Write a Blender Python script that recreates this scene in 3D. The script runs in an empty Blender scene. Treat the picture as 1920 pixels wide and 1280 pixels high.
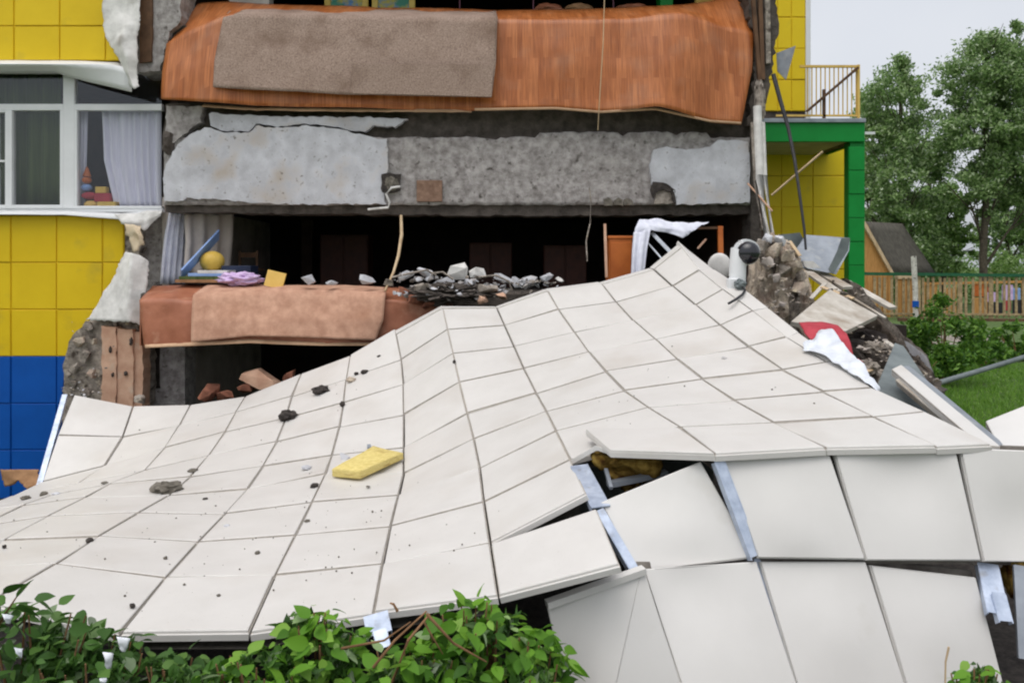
import bpy, bmesh, math, random
from mathutils import Vector, Matrix, noise
R = math.radians
rnd = random.Random(7)
SC = bpy.context.scene
COL = SC.collection

# ------------------------------------------------------------------ camera, sky, sun, exposure
F, HY, CZ = 1450.0, 500.0, 1.7
cam = bpy.data.cameras.new('camera'); camo = bpy.data.objects.new('camera', cam); COL.objects.link(camo)
camo.location = (0, 0, CZ); camo.rotation_euler = (R(90), 0, 0)
cam.sensor_width = 36; cam.lens = 36 * F / 1920; cam.shift_y = (HY - 640) / 1920
cam.clip_start = 0.05; cam.clip_end = 2000
SC.camera = camo
W = bpy.data.worlds.new('World'); SC.world = W; W.use_nodes = True
wn, wl = W.node_tree.nodes, W.node_tree.links
bg = wn['Background']
SUN_EL, SUN_AZ = R(70), R(-150)
sky = wn.new('ShaderNodeTexSky'); sky.sky_type = 'NISHITA'; sky.sun_disc = False
sky.sun_elevation = SUN_EL; sky.sun_rotation = SUN_AZ
sky.air_density = 1.0; sky.dust_density = 6.0; sky.ozone_density = 1.0
hs = wn.new('ShaderNodeHueSaturation'); hs.inputs['Saturation'].default_value = 0.38
wl.new(sky.outputs[0], hs.inputs['Color'])
cl = wn.new('ShaderNodeMix'); cl.data_type = 'RGBA'; cl.inputs['Factor'].default_value = 0.6      # even cloud cover over the clear sky
ct = wn.new('ShaderNodeTexCoord'); cn = wn.new('ShaderNodeTexNoise'); cn.inputs['Scale'].default_value = 2.2; cn.inputs['Detail'].default_value = 5
cc_ = wn.new('ShaderNodeValToRGB'); cc_.color_ramp.elements[0].position = .3; cc_.color_ramp.elements[1].position = .7
cc_.color_ramp.elements[0].color = (3.6, 3.8, 4.25, 1); cc_.color_ramp.elements[1].color = (4.5, 4.6, 4.8, 1)
wl.new(ct.outputs['Generated'], cn.inputs['Vector']); wl.new(cn.outputs['Fac'], cc_.inputs[0]); wl.new(cc_.outputs[0], cl.inputs['B'])
wl.new(hs.outputs[0], cl.inputs['A']); wl.new(cl.outputs['Result'], bg.inputs[0])
bg.inputs[1].default_value = 0.15
sl = bpy.data.lights.new('sun', 'SUN'); sl.energy = 0.7; sl.angle = R(60); sl.color = (1, .97, .93)
so = bpy.data.objects.new('sun', sl); COL.objects.link(so)
_d = Vector((math.sin(SUN_AZ) * math.cos(SUN_EL), math.cos(SUN_AZ) * math.cos(SUN_EL), math.sin(SUN_EL)))
so.rotation_euler = _d.to_track_quat('Z', 'Y').to_euler(); so.location = (0, 0, 20)
vs = SC.view_settings; vs.view_transform = 'Standard'; vs.look = 'None'; vs.gamma = 1; vs.exposure = 0.46
vs.use_curve_mapping = False
SC.cycles.filter_width = 2.1; SC.cycles.max_bounces = 6; SC.cycles.transparent_max_bounces = 8

# ------------------------------------------------------------------ helpers
def P(px, py, d): return Vector(((px - 960) / F * d, d, CZ - (py - HY) / F * d))
def lin(c):
    c /= 255
    return c / 12.92 if c <= .04045 else ((c + .055) / 1.055) ** 2.4
def C3(r, g, b): return (lin(r), lin(g), lin(b))

def mat(name, col, col2=None, rough=.7, scale=8, detail=6, bump=0., bscale=None, metal=0., spec=.4, ramp=(.35, .65),
        trans=0., spots=None, stretch=None, coat=0.):
    m = bpy.data.materials.new(name); m.use_nodes = True
    n, l = m.node_tree.nodes, m.node_tree.links
    b = n['Principled BSDF']
    b.inputs['Roughness'].default_value = rough; b.inputs['Metallic'].default_value = metal
    b.inputs['Specular IOR Level'].default_value = spec
    if coat: b.inputs['Coat Weight'].default_value = coat
    tc = n.new('ShaderNodeTexCoord'); oi = n.new('ShaderNodeObjectInfo')
    add = n.new('ShaderNodeVectorMath'); add.operation = 'ADD'
    mul = n.new('ShaderNodeMath'); mul.operation = 'MULTIPLY'; mul.inputs[1].default_value = 37.
    l.new(oi.outputs['Random'], mul.inputs[0]); l.new(tc.outputs['Object'], add.inputs[0]); l.new(mul.outputs[0], add.inputs[1])
    vec = add.outputs[0]
    if stretch:
        mp = n.new('ShaderNodeMapping'); mp.inputs['Scale'].default_value = stretch; l.new(vec, mp.inputs[0]); vec = mp.outputs[0]
    no = n.new('ShaderNodeTexNoise'); no.inputs['Scale'].default_value = scale; no.inputs['Detail'].default_value = detail
    no.inputs['Roughness'].default_value = .62
    l.new(vec, no.inputs['Vector'])
    cr = n.new('ShaderNodeValToRGB'); e = cr.color_ramp.elements
    e[0].position, e[1].position = ramp
    if col2 is None: col2 = tuple(min(1, x * 1.12 + .004) for x in col); col = tuple(x * .9 for x in col)
    e[0].color = (*col, 1); e[1].color = (*col2, 1)
    l.new(no.outputs['Fac'], cr.inputs[0])
    out = cr.outputs[0]
    for sp in (spots or ()):            # (colour, scale, low, high)
        n2 = n.new('ShaderNodeTexNoise'); n2.inputs['Scale'].default_value = sp[1]; n2.inputs['Detail'].default_value = 4
        l.new(vec, n2.inputs['Vector'])
        mr = n.new('ShaderNodeMapRange'); mr.inputs['From Min'].default_value = sp[2]; mr.inputs['From Max'].default_value = sp[3]
        l.new(n2.outputs['Fac'], mr.inputs[0])
        mx = n.new('ShaderNodeMix'); mx.data_type = 'RGBA'
        l.new(mr.outputs[0], mx.inputs['Factor']); l.new(out, mx.inputs['A']); mx.inputs['B'].default_value = (*sp[0], 1)
        out = mx.outputs['Result']
    l.new(out, b.inputs['Base Color'])
    if bump:
        nb = n.new('ShaderNodeTexNoise'); nb.inputs['Scale'].default_value = bscale or scale * 3; nb.inputs['Detail'].default_value = 8
        nb.inputs['Roughness'].default_value = .7
        l.new(vec, nb.inputs['Vector'])
        bp = n.new('ShaderNodeBump'); bp.inputs['Strength'].default_value = 1; bp.inputs['Distance'].default_value = bump
        l.new(nb.outputs['Fac'], bp.inputs['Height']); l.new(bp.outputs[0], b.inputs['Normal'])
    return m

def leaf_mat(name, stops, trans=.25, rough=.5):
    m = bpy.data.materials.new(name); m.use_nodes = True
    n, l = m.node_tree.nodes, m.node_tree.links
    b = n['Principled BSDF']; b.inputs['Roughness'].default_value = rough; b.inputs['Specular IOR Level'].default_value = .35
    g = n.new('ShaderNodeNewGeometry'); oi = n.new('ShaderNodeObjectInfo')
    a = n.new('ShaderNodeMath'); a.operation = 'ADD'; fr = n.new('ShaderNodeMath'); fr.operation = 'FRACT'
    l.new(g.outputs['Random Per Island'], a.inputs[0]); l.new(oi.outputs['Random'], a.inputs[1]); l.new(a.outputs[0], fr.inputs[0])
    cr = n.new('ShaderNodeValToRGB'); el = cr.color_ramp.elements
    el[0].position = stops[0][0]; el[0].color = (*stops[0][1], 1); el[1].position = stops[-1][0]; el[1].color = (*stops[-1][1], 1)
    for p_, c_ in stops[1:-1]:
        q = el.new(p_); q.color = (*c_, 1)
    l.new(fr.outputs[0], cr.inputs[0]); l.new(cr.outputs[0], b.inputs['Base Color'])
    t = n.new('ShaderNodeBsdfTranslucent'); l.new(cr.outputs[0], t.inputs[0])
    mx = n.new('ShaderNodeMixShader'); mx.inputs[0].default_value = trans
    l.new(b.outputs[0], mx.inputs[1]); l.new(t.outputs[0], mx.inputs[2]); l.new(mx.outputs[0], n['Material Output'].inputs[0])
    return m

def glass_mat():
    m = bpy.data.materials.new('window_glass'); m.use_nodes = True
    n, l = m.node_tree.nodes, m.node_tree.links
    gl = n.new('ShaderNodeBsdfGlossy'); gl.inputs['Roughness'].default_value = .03; gl.inputs['Color'].default_value = (.9, .95, 1, 1)
    tr = n.new('ShaderNodeBsdfTransparent'); tr.inputs[0].default_value = (.90, .90, .91, 1)
    lw = n.new('ShaderNodeLayerWeight'); lw.inputs[0].default_value = .5
    pw = n.new('ShaderNodeMath'); pw.operation = 'POWER'; pw.inputs[1].default_value = 4
    ma = n.new('ShaderNodeMath'); ma.operation = 'MULTIPLY_ADD'; ma.inputs[1].default_value = .6; ma.inputs[2].default_value = .035
    l.new(lw.outputs['Facing'], pw.inputs[0]); l.new(pw.outputs[0], ma.inputs[0])
    mx = n.new('ShaderNodeMixShader'); l.new(ma.outputs[0], mx.inputs[0]); l.new(tr.outputs[0], mx.inputs[1]); l.new(gl.outputs[0], mx.inputs[2])
    l.new(mx.outputs[0], n['Material Output'].inputs[0]); return m

def wood_floor_mat(name, a, b_, dark, sx=9., sz=1.6):
    """parquet print: strips running down the sheet (u = across, v = along)"""
    m = bpy.data.materials.new(name); m.use_nodes = True
    n, l = m.node_tree.nodes, m.node_tree.links
    b = n['Principled BSDF']; b.inputs['Roughness'].default_value = .42; b.inputs['Specular IOR Level'].default_value = .4
    tc = n.new('ShaderNodeTexCoord'); mp = n.new('ShaderNodeMapping'); mp.inputs['Rotation'].default_value = (0, 0, R(90))
    l.new(tc.outputs['UV'], mp.inputs[0])
    br = n.new('ShaderNodeTexBrick'); br.inputs['Scale'].default_value = 1; br.inputs['Brick Width'].default_value = .55
    br.inputs['Row Height'].default_value = .066; br.inputs['Mortar Size'].default_value = .0012
    br.inputs['Color1'].default_value = (*a, 1); br.inputs['Color2'].default_value = (*b_, 1); br.inputs['Mortar'].default_value = (*dark, 1)
    l.new(mp.outputs[0], br.inputs[0])
    no = n.new('ShaderNodeTexNoise'); no.inputs['Scale'].default_value = 1; no.inputs['Detail'].default_value = 5
    m2 = n.new('ShaderNodeMapping'); m2.inputs['Scale'].default_value = (60, 3, 1); l.new(tc.outputs['UV'], m2.inputs[0]); l.new(m2.outputs[0], no.inputs[0])
    cr = n.new('ShaderNodeValToRGB'); cr.color_ramp.elements[0].color = (.66, .60, .52, 1); cr.color_ramp.elements[1].color = (1.15, 1.15, 1.15, 1)
    cr.color_ramp.elements[0].position = .3; cr.color_ramp.elements[1].position = .7
    l.new(no.outputs['Fac'], cr.inputs[0])
    mx = n.new('ShaderNodeMix'); mx.data_type = 'RGBA'; mx.blend_type = 'MULTIPLY'; mx.inputs['Factor'].default_value = 1
    l.new(br.outputs[0], mx.inputs['A']); l.new(cr.outputs[0], mx.inputs['B']);
    n3 = n.new('ShaderNodeTexNoise'); n3.inputs['Scale'].default_value = 2.2; n3.inputs['Detail'].default_value = 6; l.new(tc.outputs['UV'], n3.inputs[0])
    mr = n.new('ShaderNodeMapRange'); mr.inputs['From Min'].default_value = .52; mr.inputs['From Max'].default_value = .8; mr.inputs['To Max'].default_value = .28
    l.new(n3.outputs['Fac'], mr.inputs[0])
    m4 = n.new('ShaderNodeMix'); m4.data_type = 'RGBA'; m4.inputs['B'].default_value = (.38, .27, .19, 1)
    l.new(mr.outputs[0], m4.inputs['Factor']); l.new(mx.outputs['Result'], m4.inputs['A']); l.new(m4.outputs['Result'], b.inputs['Base Color'])
    return m

WL = {}
def link(o, parent=None, wloc=None):
    COL.objects.link(o)
    wloc = Vector(wloc if wloc is not None else (0, 0, 0)); WL[o] = wloc
    o.location = wloc
    if parent is not None:
        o.parent = parent; o.matrix_parent_inverse = Matrix.Translation(-WL[parent])
    return o
def tag(o, label=None, cat=None, group=None, kind=None):
    if label: o['label'] = label
    if cat: o['category'] = cat
    if group: o['group'] = group
    if kind: o['kind'] = kind
    return o
def thing(name, label, cat, loc, group=None):
    o = bpy.data.objects.new(name, None); o.empty_display_size = .2
    link(o, None, loc); return tag(o, label, cat, group)
def mesh_obj(name, V, Fc, m, parent=None, smooth=None, uv=None, origin=None):
    V = [Vector(v) for v in V]
    if origin is None:
        lo = Vector([min(v[i] for v in V) for i in range(3)]); hi = Vector([max(v[i] for v in V) for i in range(3)])
        origin = Vector(((lo.x + hi.x) / 2, (lo.y + hi.y) / 2, lo.z))
    me = bpy.data.meshes.new(name)
    me.from_pydata([v - origin for v in V], [], Fc); me.update()
    ms = m if isinstance(m, (list, tuple)) else [m]
    for x in ms: me.materials.append(x)
    if uv:
        ul = me.uv_layers.new(name='UVMap')
        for li, lp in enumerate(me.loops): ul.data[li].uv = uv[lp.vertex_index]
    if smooth is not None:
        me.shade_smooth()
        if smooth < 180: me.set_sharp_from_angle(angle=R(smooth))
    return link(bpy.data.objects.new(name, me), parent, origin)
def bm_obj(name, bm, m, parent=None, smooth=None):
    bmesh.ops.recalc_face_normals(bm, faces=bm.faces)
    V = [v.co.copy() for v in bm.verts]; bm.verts.index_update()
    Fc = [[v.index for v in f.verts] for f in bm.faces]
    bm.free()
    return mesh_obj(name, V, Fc, m, parent, smooth)
def bm_box(bm, lo, hi, bev=0.):
    lo, hi = Vector(lo), Vector(hi)
    r = bmesh.ops.create_cube(bm, size=1, matrix=Matrix.LocRotScale((lo + hi) / 2, None, hi - lo))
    if bev:
        ed = list({e for v in r['verts'] for e in v.link_edges})
        bmesh.ops.bevel(bm, geom=ed, offset=bev, segments=1, affect='EDGES')
def box(name, lo, hi, m, parent=None, bev=0., smooth=None):
    bm = bmesh.new(); bm_box(bm, [min(a, b) for a, b in zip(lo, hi)], [max(a, b) for a, b in zip(lo, hi)], bev)
    return bm_obj(name, bm, m, parent, smooth)
def pbox(name, x0, y0, x1, y1, d0, d1, m, parent=None, bev=0.):
    """box whose front face covers the rectangle seen at x0..x1, y0..y1 on the plane at depth d0"""
    a, b = P(x0, y0, d0), P(x1, y1, d0)
    return box(name, (a.x, d0, b.z), (b.x, d1, a.z), m, parent, bev)
def bm_bar(bm, a, b, w, h, up=(0, 0, 1)):
    a, b = Vector(a), Vector(b); t = (b - a).normalized(); up = Vector(up)
    if abs(t.dot(up)) > .98: up = Vector((0, 1, 0))
    s = t.cross(up).normalized(); u = s.cross(t)
    vs = [bm.verts.new(p + s * (i * w / 2) + u * (j * h / 2)) for p in (a, b) for i, j in ((-1, -1), (1, -1), (1, 1), (-1, 1))]
    for q in ((0, 1, 2, 3), (7, 6, 5, 4), (0, 4, 5, 1), (1, 5, 6, 2), (2, 6, 7, 3), (3, 7, 4, 0)): bm.faces.new([vs[i] for i in q])
def bar(name, a, b, w, h, m, parent=None, up=(0, 0, 1)):
    bm = bmesh.new(); bm_bar(bm, a, b, w, h, up); return bm_obj(name, bm, m, parent)
def bm_tube(bm, pts, r, seg=8):
    pts = [Vector(p) for p in pts]; rs = r if isinstance(r, (list, tuple)) else [r] * len(pts); rings = []
    for i, p in enumerate(pts):
        t = (pts[min(i + 1, len(pts) - 1)] - pts[max(i - 1, 0)]).normalized()
        up = Vector((0, 0, 1)) if abs(t.z) < .9 else Vector((0, 1, 0))
        s = t.cross(up).normalized(); u = s.cross(t)
        rings.append([bm.verts.new(p + (s * math.cos(a) + u * math.sin(a)) * rs[i]) for a in [2 * math.pi * k / seg for k in range(seg)]])
    for a, b in zip(rings, rings[1:]):
        for k in range(seg): bm.faces.new((a[k], a[(k + 1) % seg], b[(k + 1) % seg], b[k]))
    bm.faces.new(rings[0][::-1]); bm.faces.new(rings[-1])
def tube(name, pts, r, m, parent=None, seg=8):
    bm = bmesh.new(); bm_tube(bm, pts, r, seg); return bm_obj(name, bm, m, parent, 60)
def ragged(poly, amp, step, seed=0):
    rr = random.Random(seed); out = []
    for i, p in enumerate(poly):
        q = poly[(i + 1) % len(poly)]
        L = math.dist(p, q); k = max(1, int(L / step)); nx, ny = -(q[1] - p[1]) / max(L, 1e-6), (q[0] - p[0]) / max(L, 1e-6)
        for j in range(k):
            t = (j + (rr.uniform(-.3, .3) if j else 0)) / k; a = rr.uniform(-amp, amp)
            out.append((p[0] + (q[0] - p[0]) * t + nx * a, p[1] + (q[1] - p[1]) * t + ny * a))
    return out
def prism(name, poly, d, thick, m, parent=None, rag=0., step=12, seed=0, smooth=None, tilt=None):
    """polygon (seen at those image places on the plane at depth d) extruded straight back by thick"""
    if rag: poly = ragged(poly, rag, step, seed)
    dd = [d + (tilt(p) if tilt else 0) for p in poly]
    f = [P(*p, q) for p, q in zip(poly, dd)]; n = len(f)
    V = f + [v + Vector((0, thick, 0)) for v in f]
    Fc = [list(range(n)), list(range(2 * n - 1, n - 1, -1))] + [[i, i + n, (i + 1) % n + n, (i + 1) % n] for i in range(n)]
    bm = bmesh.new(); vv = [bm.verts.new(v) for v in V]
    for q in Fc: bm.faces.new([vv[i] for i in q])
    bmesh.ops.recalc_face_normals(bm, faces=bm.faces)
    return bm_obj(name, bm, m, parent, smooth)
def resample(row, n):
    L = [0]
    for a, b in zip(row, row[1:]): L.append(L[-1] + (b - a).length)
    out = []; j = 0
    for i in range(n):
        t = L[-1] * i / (n - 1)
        while j < len(L) - 2 and L[j + 1] < t: j += 1
        k = (t - L[j]) / max(L[j + 1] - L[j], 1e-9); out.append(row[j].lerp(row[j + 1], min(max(k, 0), 1)))
    return out
def patch(name, rows, m, parent=None, nu=24, nv=6, amp=.0, nscale=2., thick=.006, seed=0, wave=None, rag=0.):
    """sheet through rows of control points (image x, image y, depth); noise along its own normal, real thickness"""
    rr = [resample([P(*c) for c in r], nu) for r in rows]
    G = []
    for a, b in zip(rr, rr[1:]):
        for j in range(nv): G.append([p.lerp(q, j / nv) for p, q in zip(a, b)])
    G.append(rr[-1]); nr = len(G)
    rs = random.Random(seed); off = Vector((seed * 7.3, seed * 3.1, 0))
    V = []; uv = []
    for j, row in enumerate(G):
        for i, p in enumerate(row):
            a_ = G[min(j + 1, nr - 1)][i] - G[max(j - 1, 0)][i]; b_ = row[min(i + 1, nu - 1)] - row[max(i - 1, 0)]
            nn = b_.cross(a_).normalized()
            if nn.y > 0: nn = -nn
            dsp = amp * noise.noise(p * nscale + off) + amp * .4 * noise.noise(p * nscale * 3 + off)
            if wave: dsp += wave(i / (nu - 1), j / (nr - 1))
            e = Vector((0, 0, 0))
            if rag and (j == nr - 1 or i in (0, nu - 1)): e = Vector((rs.uniform(-rag, rag), 0, rs.uniform(-rag, rag)))
            V.append(p + nn * dsp + e)
    acc = [0.] * nu
    for j in range(nr):
        for i in range(nu):
            if j: acc[i] += (G[j][i] - G[j - 1][i]).length
            uv.append((V[j * nu + i].x, acc[i]))
    Fc = [[j * nu + i, j * nu + i + 1, (j + 1) * nu + i + 1, (j + 1) * nu + i] for j in range(nr - 1) for i in range(nu - 1)]
    o = mesh_obj(name, V, Fc, m, parent, 180, uv)
    sm = o.modifiers.new('thickness', 'SOLIDIFY'); sm.thickness = thick; sm.offset = 0
    return o
def bm_chunk(bm, c, s, seed, n=14, flat=1.):
    rr = random.Random(seed); b2 = bmesh.new()
    for _ in range(n):
        v = Vector((rr.gauss(0, 1), rr.gauss(0, 1), rr.gauss(0, 1))).normalized() * rr.uniform(.8, 1.05)
        v = Vector([max(-.62, min(.62, q)) for q in v])
        b2.verts.new((v.x * s[0], v.y * s[1], v.z * s[2]))
    bmesh.ops.convex_hull(b2, input=b2.verts)
    bmesh.ops.delete(b2, geom=[v for v in b2.verts if not v.link_faces], context='VERTS')
    M = Matrix.Rotation(rr.uniform(-.5, .5), 4, 'Y') @ Matrix.Rotation(rr.uniform(0, 3), 4, 'Z')
    mp = {v: bm.verts.new(Vector(c) + M @ v.co) for v in b2.verts}
    for f in b2.faces: bm.faces.new([mp[v] for v in f.verts])
    b2.free()
def chunk(name, c, s, m, parent=None, seed=0, n=14):
    bm = bmesh.new(); bm_chunk(bm, c, s, seed, n); return bm_obj(name, bm, m, parent)
def bm_lump(bm, c, s, seed, amp=.3, sc=1.6, sub=3):
    r = bmesh.ops.create_icosphere(bm, subdivisions=sub, radius=1); off = Vector((seed * 5.7, seed * 1.9, seed))
    for v in r['verts']:
        p = v.co.copy(); k = 1 + amp * noise.noise(p * sc + off) + amp * .55 * noise.noise(p * sc * 2.7 + off) + amp * .3 * noise.noise(p * sc * 6 + off)
        v.co = Vector(c) + Vector((p.x * s[0], p.y * s[1], p.z * s[2])) * k
def lump(name, c, s, m, parent=None, seed=0, amp=.3, sc=1.6, sub=3, smooth=None):
    bm = bmesh.new(); bm_lump(bm, c, s, seed, amp, sc, sub); return bm_obj(name, bm, m, parent, smooth)

# ------------------------------------------------------------------ materials
M = {}
M['white'] = mat('white_cladding', (.625, .604, .575), (.67, .65, .622), .42, 3.5, 5, .0006, 260, spec=.45,
                 spots=[((.50, .455, .40), 1.4, .54, 1.0), ((.36, .32, .27), 110, .685, .76)])
M['white_clean'] = mat('white_metal_cladding', (.66, .643, .615), (.70, .683, .655), .36, 2, 4, .0004, 90, spec=.5, spots=[((.5, .47, .4), 2.2, .62, .95)])
M['backing'] = mat('backing_board', C3(90, 84, 78), C3(130, 124, 116), .9, 6, bump=.004)
M['yellow'] = mat('yellow_cladding', (.73, .50, .012), (.78, .545, .015), .42, 2.5, spec=.22, spots=[((.40, .30, .05), 3, .60, 1.0)])
M['yellow2'] = mat('yellow_cladding_far', (.77, .55, .012), (.81, .59, .015), .45, 2.5, spec=.22, spots=[((.40, .30, .05), 3, .62, 1.0)])
M['blue'] = mat('blue_cladding', (.003, .075, .36), (.004, .09, .42), .42, 2.5, spec=.22)
M['green'] = mat('green_cladding', (.004, .24, .035), (.006, .28, .045), .42, 2.5, spec=.22)
M['galv'] = mat('galvanised_steel', C3(168, 180, 200), C3(205, 215, 232), .38, 12, metal=.35, bump=.0006, spots=[(C3(130, 125, 118), 9, .58, .8)])
M['plaster'] = mat('grey_plaster', C3(178, 178, 182), C3(206, 207, 212), .9, 5, 8, .006, 30, spots=[(C3(170, 155, 138), 2.5, .55, .8), (C3(110, 104, 98), 20, .62, .8)])
M['concrete'] = mat('rough_concrete', C3(130, 124, 121), C3(184, 179, 176), .95, 9, 9, .02, 26, spots=[(C3(72, 66, 60), 12, .6, .75)])
M['concrete_dark'] = mat('dark_concrete', C3(66, 60, 55), C3(100, 92, 86), .95, 7, 9, .02, 22)
M['mortar'] = mat('crumbled_mortar', C3(108, 100, 92), C3(176, 166, 155), .95, 11, 9, .02, 30, spots=[(C3(70, 60, 52), 9, .55, .7), (C3(190, 178, 158), 16, .62, .75)])
M['masonry'] = mat('broken_masonry', C3(164, 150, 136), C3(214, 200, 180), .95, 8, 9, .03, 24, spots=[(C3(112, 96, 82), 9, .62, .78), (C3(214, 200, 172), 14, .6, .72), (C3(166, 142, 128), 5, .5, .75)])
M['brick'] = mat('hollow_brick', C3(184, 142, 118), C3(212, 174, 148), .9, 5, 7, .006, 40, spots=[(C3(200, 180, 160), 6, .6, .8)])
M['brick_dark'] = mat('red_brick', C3(110, 68, 52), C3(158, 104, 82), .9, 9, 7, .01, 40)
M['lino'] = wood_floor_mat('parquet_linoleum', C3(188, 116, 66), C3(162, 92, 44), C3(156, 88, 44))
M['lino2'] = mat('red_linoleum', C3(148, 90, 64), C3(178, 116, 88), .5, 3, 7, spots=[(C3(196, 150, 122), 5, .58, .85)])
M['lino_back'] = mat('linoleum_underside', C3(186, 150, 118), C3(205, 170, 138), .8, 6)
M['carpet'] = mat('beige_carpet', C3(128, 108, 96), C3(186, 164, 150), .98, 55, 8, .008, 160, spec=.1, ramp=(.3, .7), spots=[(C3(120, 98, 84), 2.2, .5, .8)])
M['rug'] = mat('pale_rug', C3(176, 134, 112), C3(204, 162, 138), .95, 8, 8, .004, 60, spec=.15, spots=[(C3(160, 112, 86), 2.2, .58, .95)])
M['joint'] = mat('dusty_shaded_joint', C3(168, 161, 152), C3(192, 186, 177), .85, 14)  # dust plus the shade inside the joints, both put into the grey
M['scrap_beige'] = mat('beige_scrap', C3(196, 176, 146), C3(220, 204, 178), .85, 8)
M['void_rough'] = mat('shaded_rubble', C3(52, 44, 38), C3(88, 78, 68), .95, 9, 9, .02, 24)  # rubble tone darkened to stand for the shade under the slab
M['void'] = mat('interior_shade', (.018, .013, .011), (.03, .022, .018), .95, 4)  # near-black colour stands in for the shade deep inside the rooms
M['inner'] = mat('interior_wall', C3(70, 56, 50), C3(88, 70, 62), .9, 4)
M['inner_pale'] = mat('interior_pale_wall', C3(176, 166, 158), C3(200, 190, 182), .9, 4, spots=[(C3(120, 104, 92), 2, .55, .8)])
M['membrane'] = mat('white_membrane', C3(196, 194, 190), C3(228, 226, 222), .7, 6, bump=.004, bscale=20, spots=[(C3(150, 145, 138), 4, .58, .8)])
M['pvc'] = mat('white_pvc', (.72, .73, .74), (.78, .79, .80), .4, 3)
M['wool'] = mat('yellow_mineral_wool', C3(206, 186, 112), C3(228, 210, 142), .98, 30, 8, .004, 60, spec=.05, stretch=(1, 1, 5), spots=[(C3(150, 112, 60), 6, .62, .8)])
M['wool_dirty'] = mat('dirty_mineral_wool', C3(104, 80, 34), C3(178, 148, 78), .98, 16, 8, .012, 40, spec=.05, spots=[(C3(70, 44, 24), 9, .52, .68)])
M['soil'] = mat('dark_soil_and_hole_shade', C3(44, 40, 38), C3(74, 68, 64), .98, 20, bump=.006)
M['soil_grey'] = mat('grey_mortar_and_hole_shade', C3(84, 80, 72), C3(124, 118, 108), .98, 20, bump=.006)
M['cloth_white'] = mat('white_cloth', C3(206, 208, 222), C3(232, 234, 244), .8, 7, bump=.003, bscale=14)
M['bag'] = mat('white_plastic_sack', C3(206, 212, 222), C3(230, 234, 240), .35, 8, bump=.004, bscale=12)
M['red'] = mat('red_fabric', C3(160, 46, 58), C3(186, 66, 78), .7, 6, bump=.003)
M['steel'] = mat('grey_sheet_steel', C3(132, 138, 146), C3(160, 166, 174), .45, 5, metal=.3, spots=[(C3(170, 172, 172), 7, .58, .75)])
M['steel_dark'] = mat('dull_sheet_steel', C3(96, 104, 106), C3(126, 134, 134), .55, 4, metal=.2)
M['orange'] = mat('orange_laminate', C3(176, 92, 34), C3(200, 112, 48), .5, 3)
M['wood'] = mat('pale_wood', C3(182, 156, 122), C3(214, 190, 156), .8, 10, stretch=(1, 1, .2))
M['wood_tan'] = mat('tan_wood', C3(170, 122, 66), C3(204, 152, 90), .8, 6, stretch=(6, 6, .6))
M['wood_dark'] = mat('dark_wood', C3(80, 58, 42), C3(108, 80, 58), .85, 6)
M['picket'] = mat('yellow_painted_picket', C3(132, 114, 84), C3(186, 162, 124), .6, 9)
M['black'] = mat('black_rubber', (.012, .012, .014), (.03, .03, .034), .5, 8)
M['black_gloss'] = mat('black_glossy_plastic', (.01, .01, .014), (.02, .02, .026), .12, 3, spec=.6)
M['toyblue'] = mat('pale_blue_board', C3(120, 152, 204), C3(146, 176, 224), .5, 4)
M['toyyellow'] = mat('yellow_toy', C3(204, 168, 70), C3(222, 190, 96), .45, 4)
M['boxyellow'] = mat('pale_yellow_card', C3(216, 178, 92), C3(230, 194, 110), .7, 4)
M['pink'] = mat('lilac_cloth', C3(192, 160, 208), C3(222, 196, 230), .85, 8, bump=.003)
M['curtain'] = mat('sheer_white_curtain', C3(222, 222, 236), C3(242, 242, 250), .8, 3, stretch=(8, 8, .3))
M['curtain_green'] = mat('dark_green_curtain', C3(58, 74, 36), C3(88, 104, 56), .9, 3, stretch=(9, 9, .2))
M['paper'] = mat('white_paper', C3(214, 218, 226), C3(238, 240, 244), .7, 4)
M['card'] = mat('brown_cardboard', C3(140, 104, 72), C3(172, 132, 96), .85, 8)
M['rust'] = mat('rusty_plate', C3(110, 84, 68), C3(146, 118, 100), .85, 10, bump=.003)
M['roof'] = mat('grey_roofing', C3(70, 66, 60), C3(92, 88, 80), .9, 6)
M['bark'] = mat('grey_bark', C3(62, 56, 46), C3(98, 90, 76), .95, 9, bump=.02, bscale=14)
M['birch'] = mat('pale_bark', C3(176, 172, 164), C3(216, 212, 204), .9, 6, spots=[((.04, .035, .03), 10, .6, .66)])
M['stem'] = mat('brown_stem', C3(104, 76, 50), C3(146, 110, 78), .9, 9)
M['glass'] = glass_mat()
M['grass_ground'] = mat('lawn', (.06, .11, .028), (.10, .16, .04), .95, 14, 8, .02, 40, spots=[((.07, .055, .03), 5, .6, .75)])
M['tree_leaf'] = leaf_mat('tree_leaves', [(0, (.07, .14, .03)), (.4, (.18, .32, .07)), (.8, (.30, .45, .13)), (1, (.5, .62, .34))], .42, .38)  # palest tone paints highlights onto some leaves
M['tree_leaf2'] = leaf_mat('tree_leaves_blue', [(0, (.08, .15, .045)), (.4, (.20, .33, .10)), (.8, (.34, .47, .19)), (1, (.6, .69, .48))], .42, .38)  # palest leaves are coloured as highlights
M['shrub_leaf'] = leaf_mat('shrub_leaves', [(0, (.035, .10, .014)), (.5, (.09, .22, .024)), (1, (.2, .36, .05))], .3)
M['leaf_bright'] = leaf_mat('bright_leaves', [(0, (.045, .13, .012)), (.35, (.11, .27, .02)), (.7, (.17, .37, .03)), (.92, (.26, .46, .07)), (1, (.36, .48, .26))], .35, .6)
M['leaf_dark'] = leaf_mat('dark_leaves', [(0, (.03, .08, .014)), (.5, (.065, .16, .025)), (.85, (.11, .22, .04)), (1, (.28, .34, .24))], .25, .6)
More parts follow.
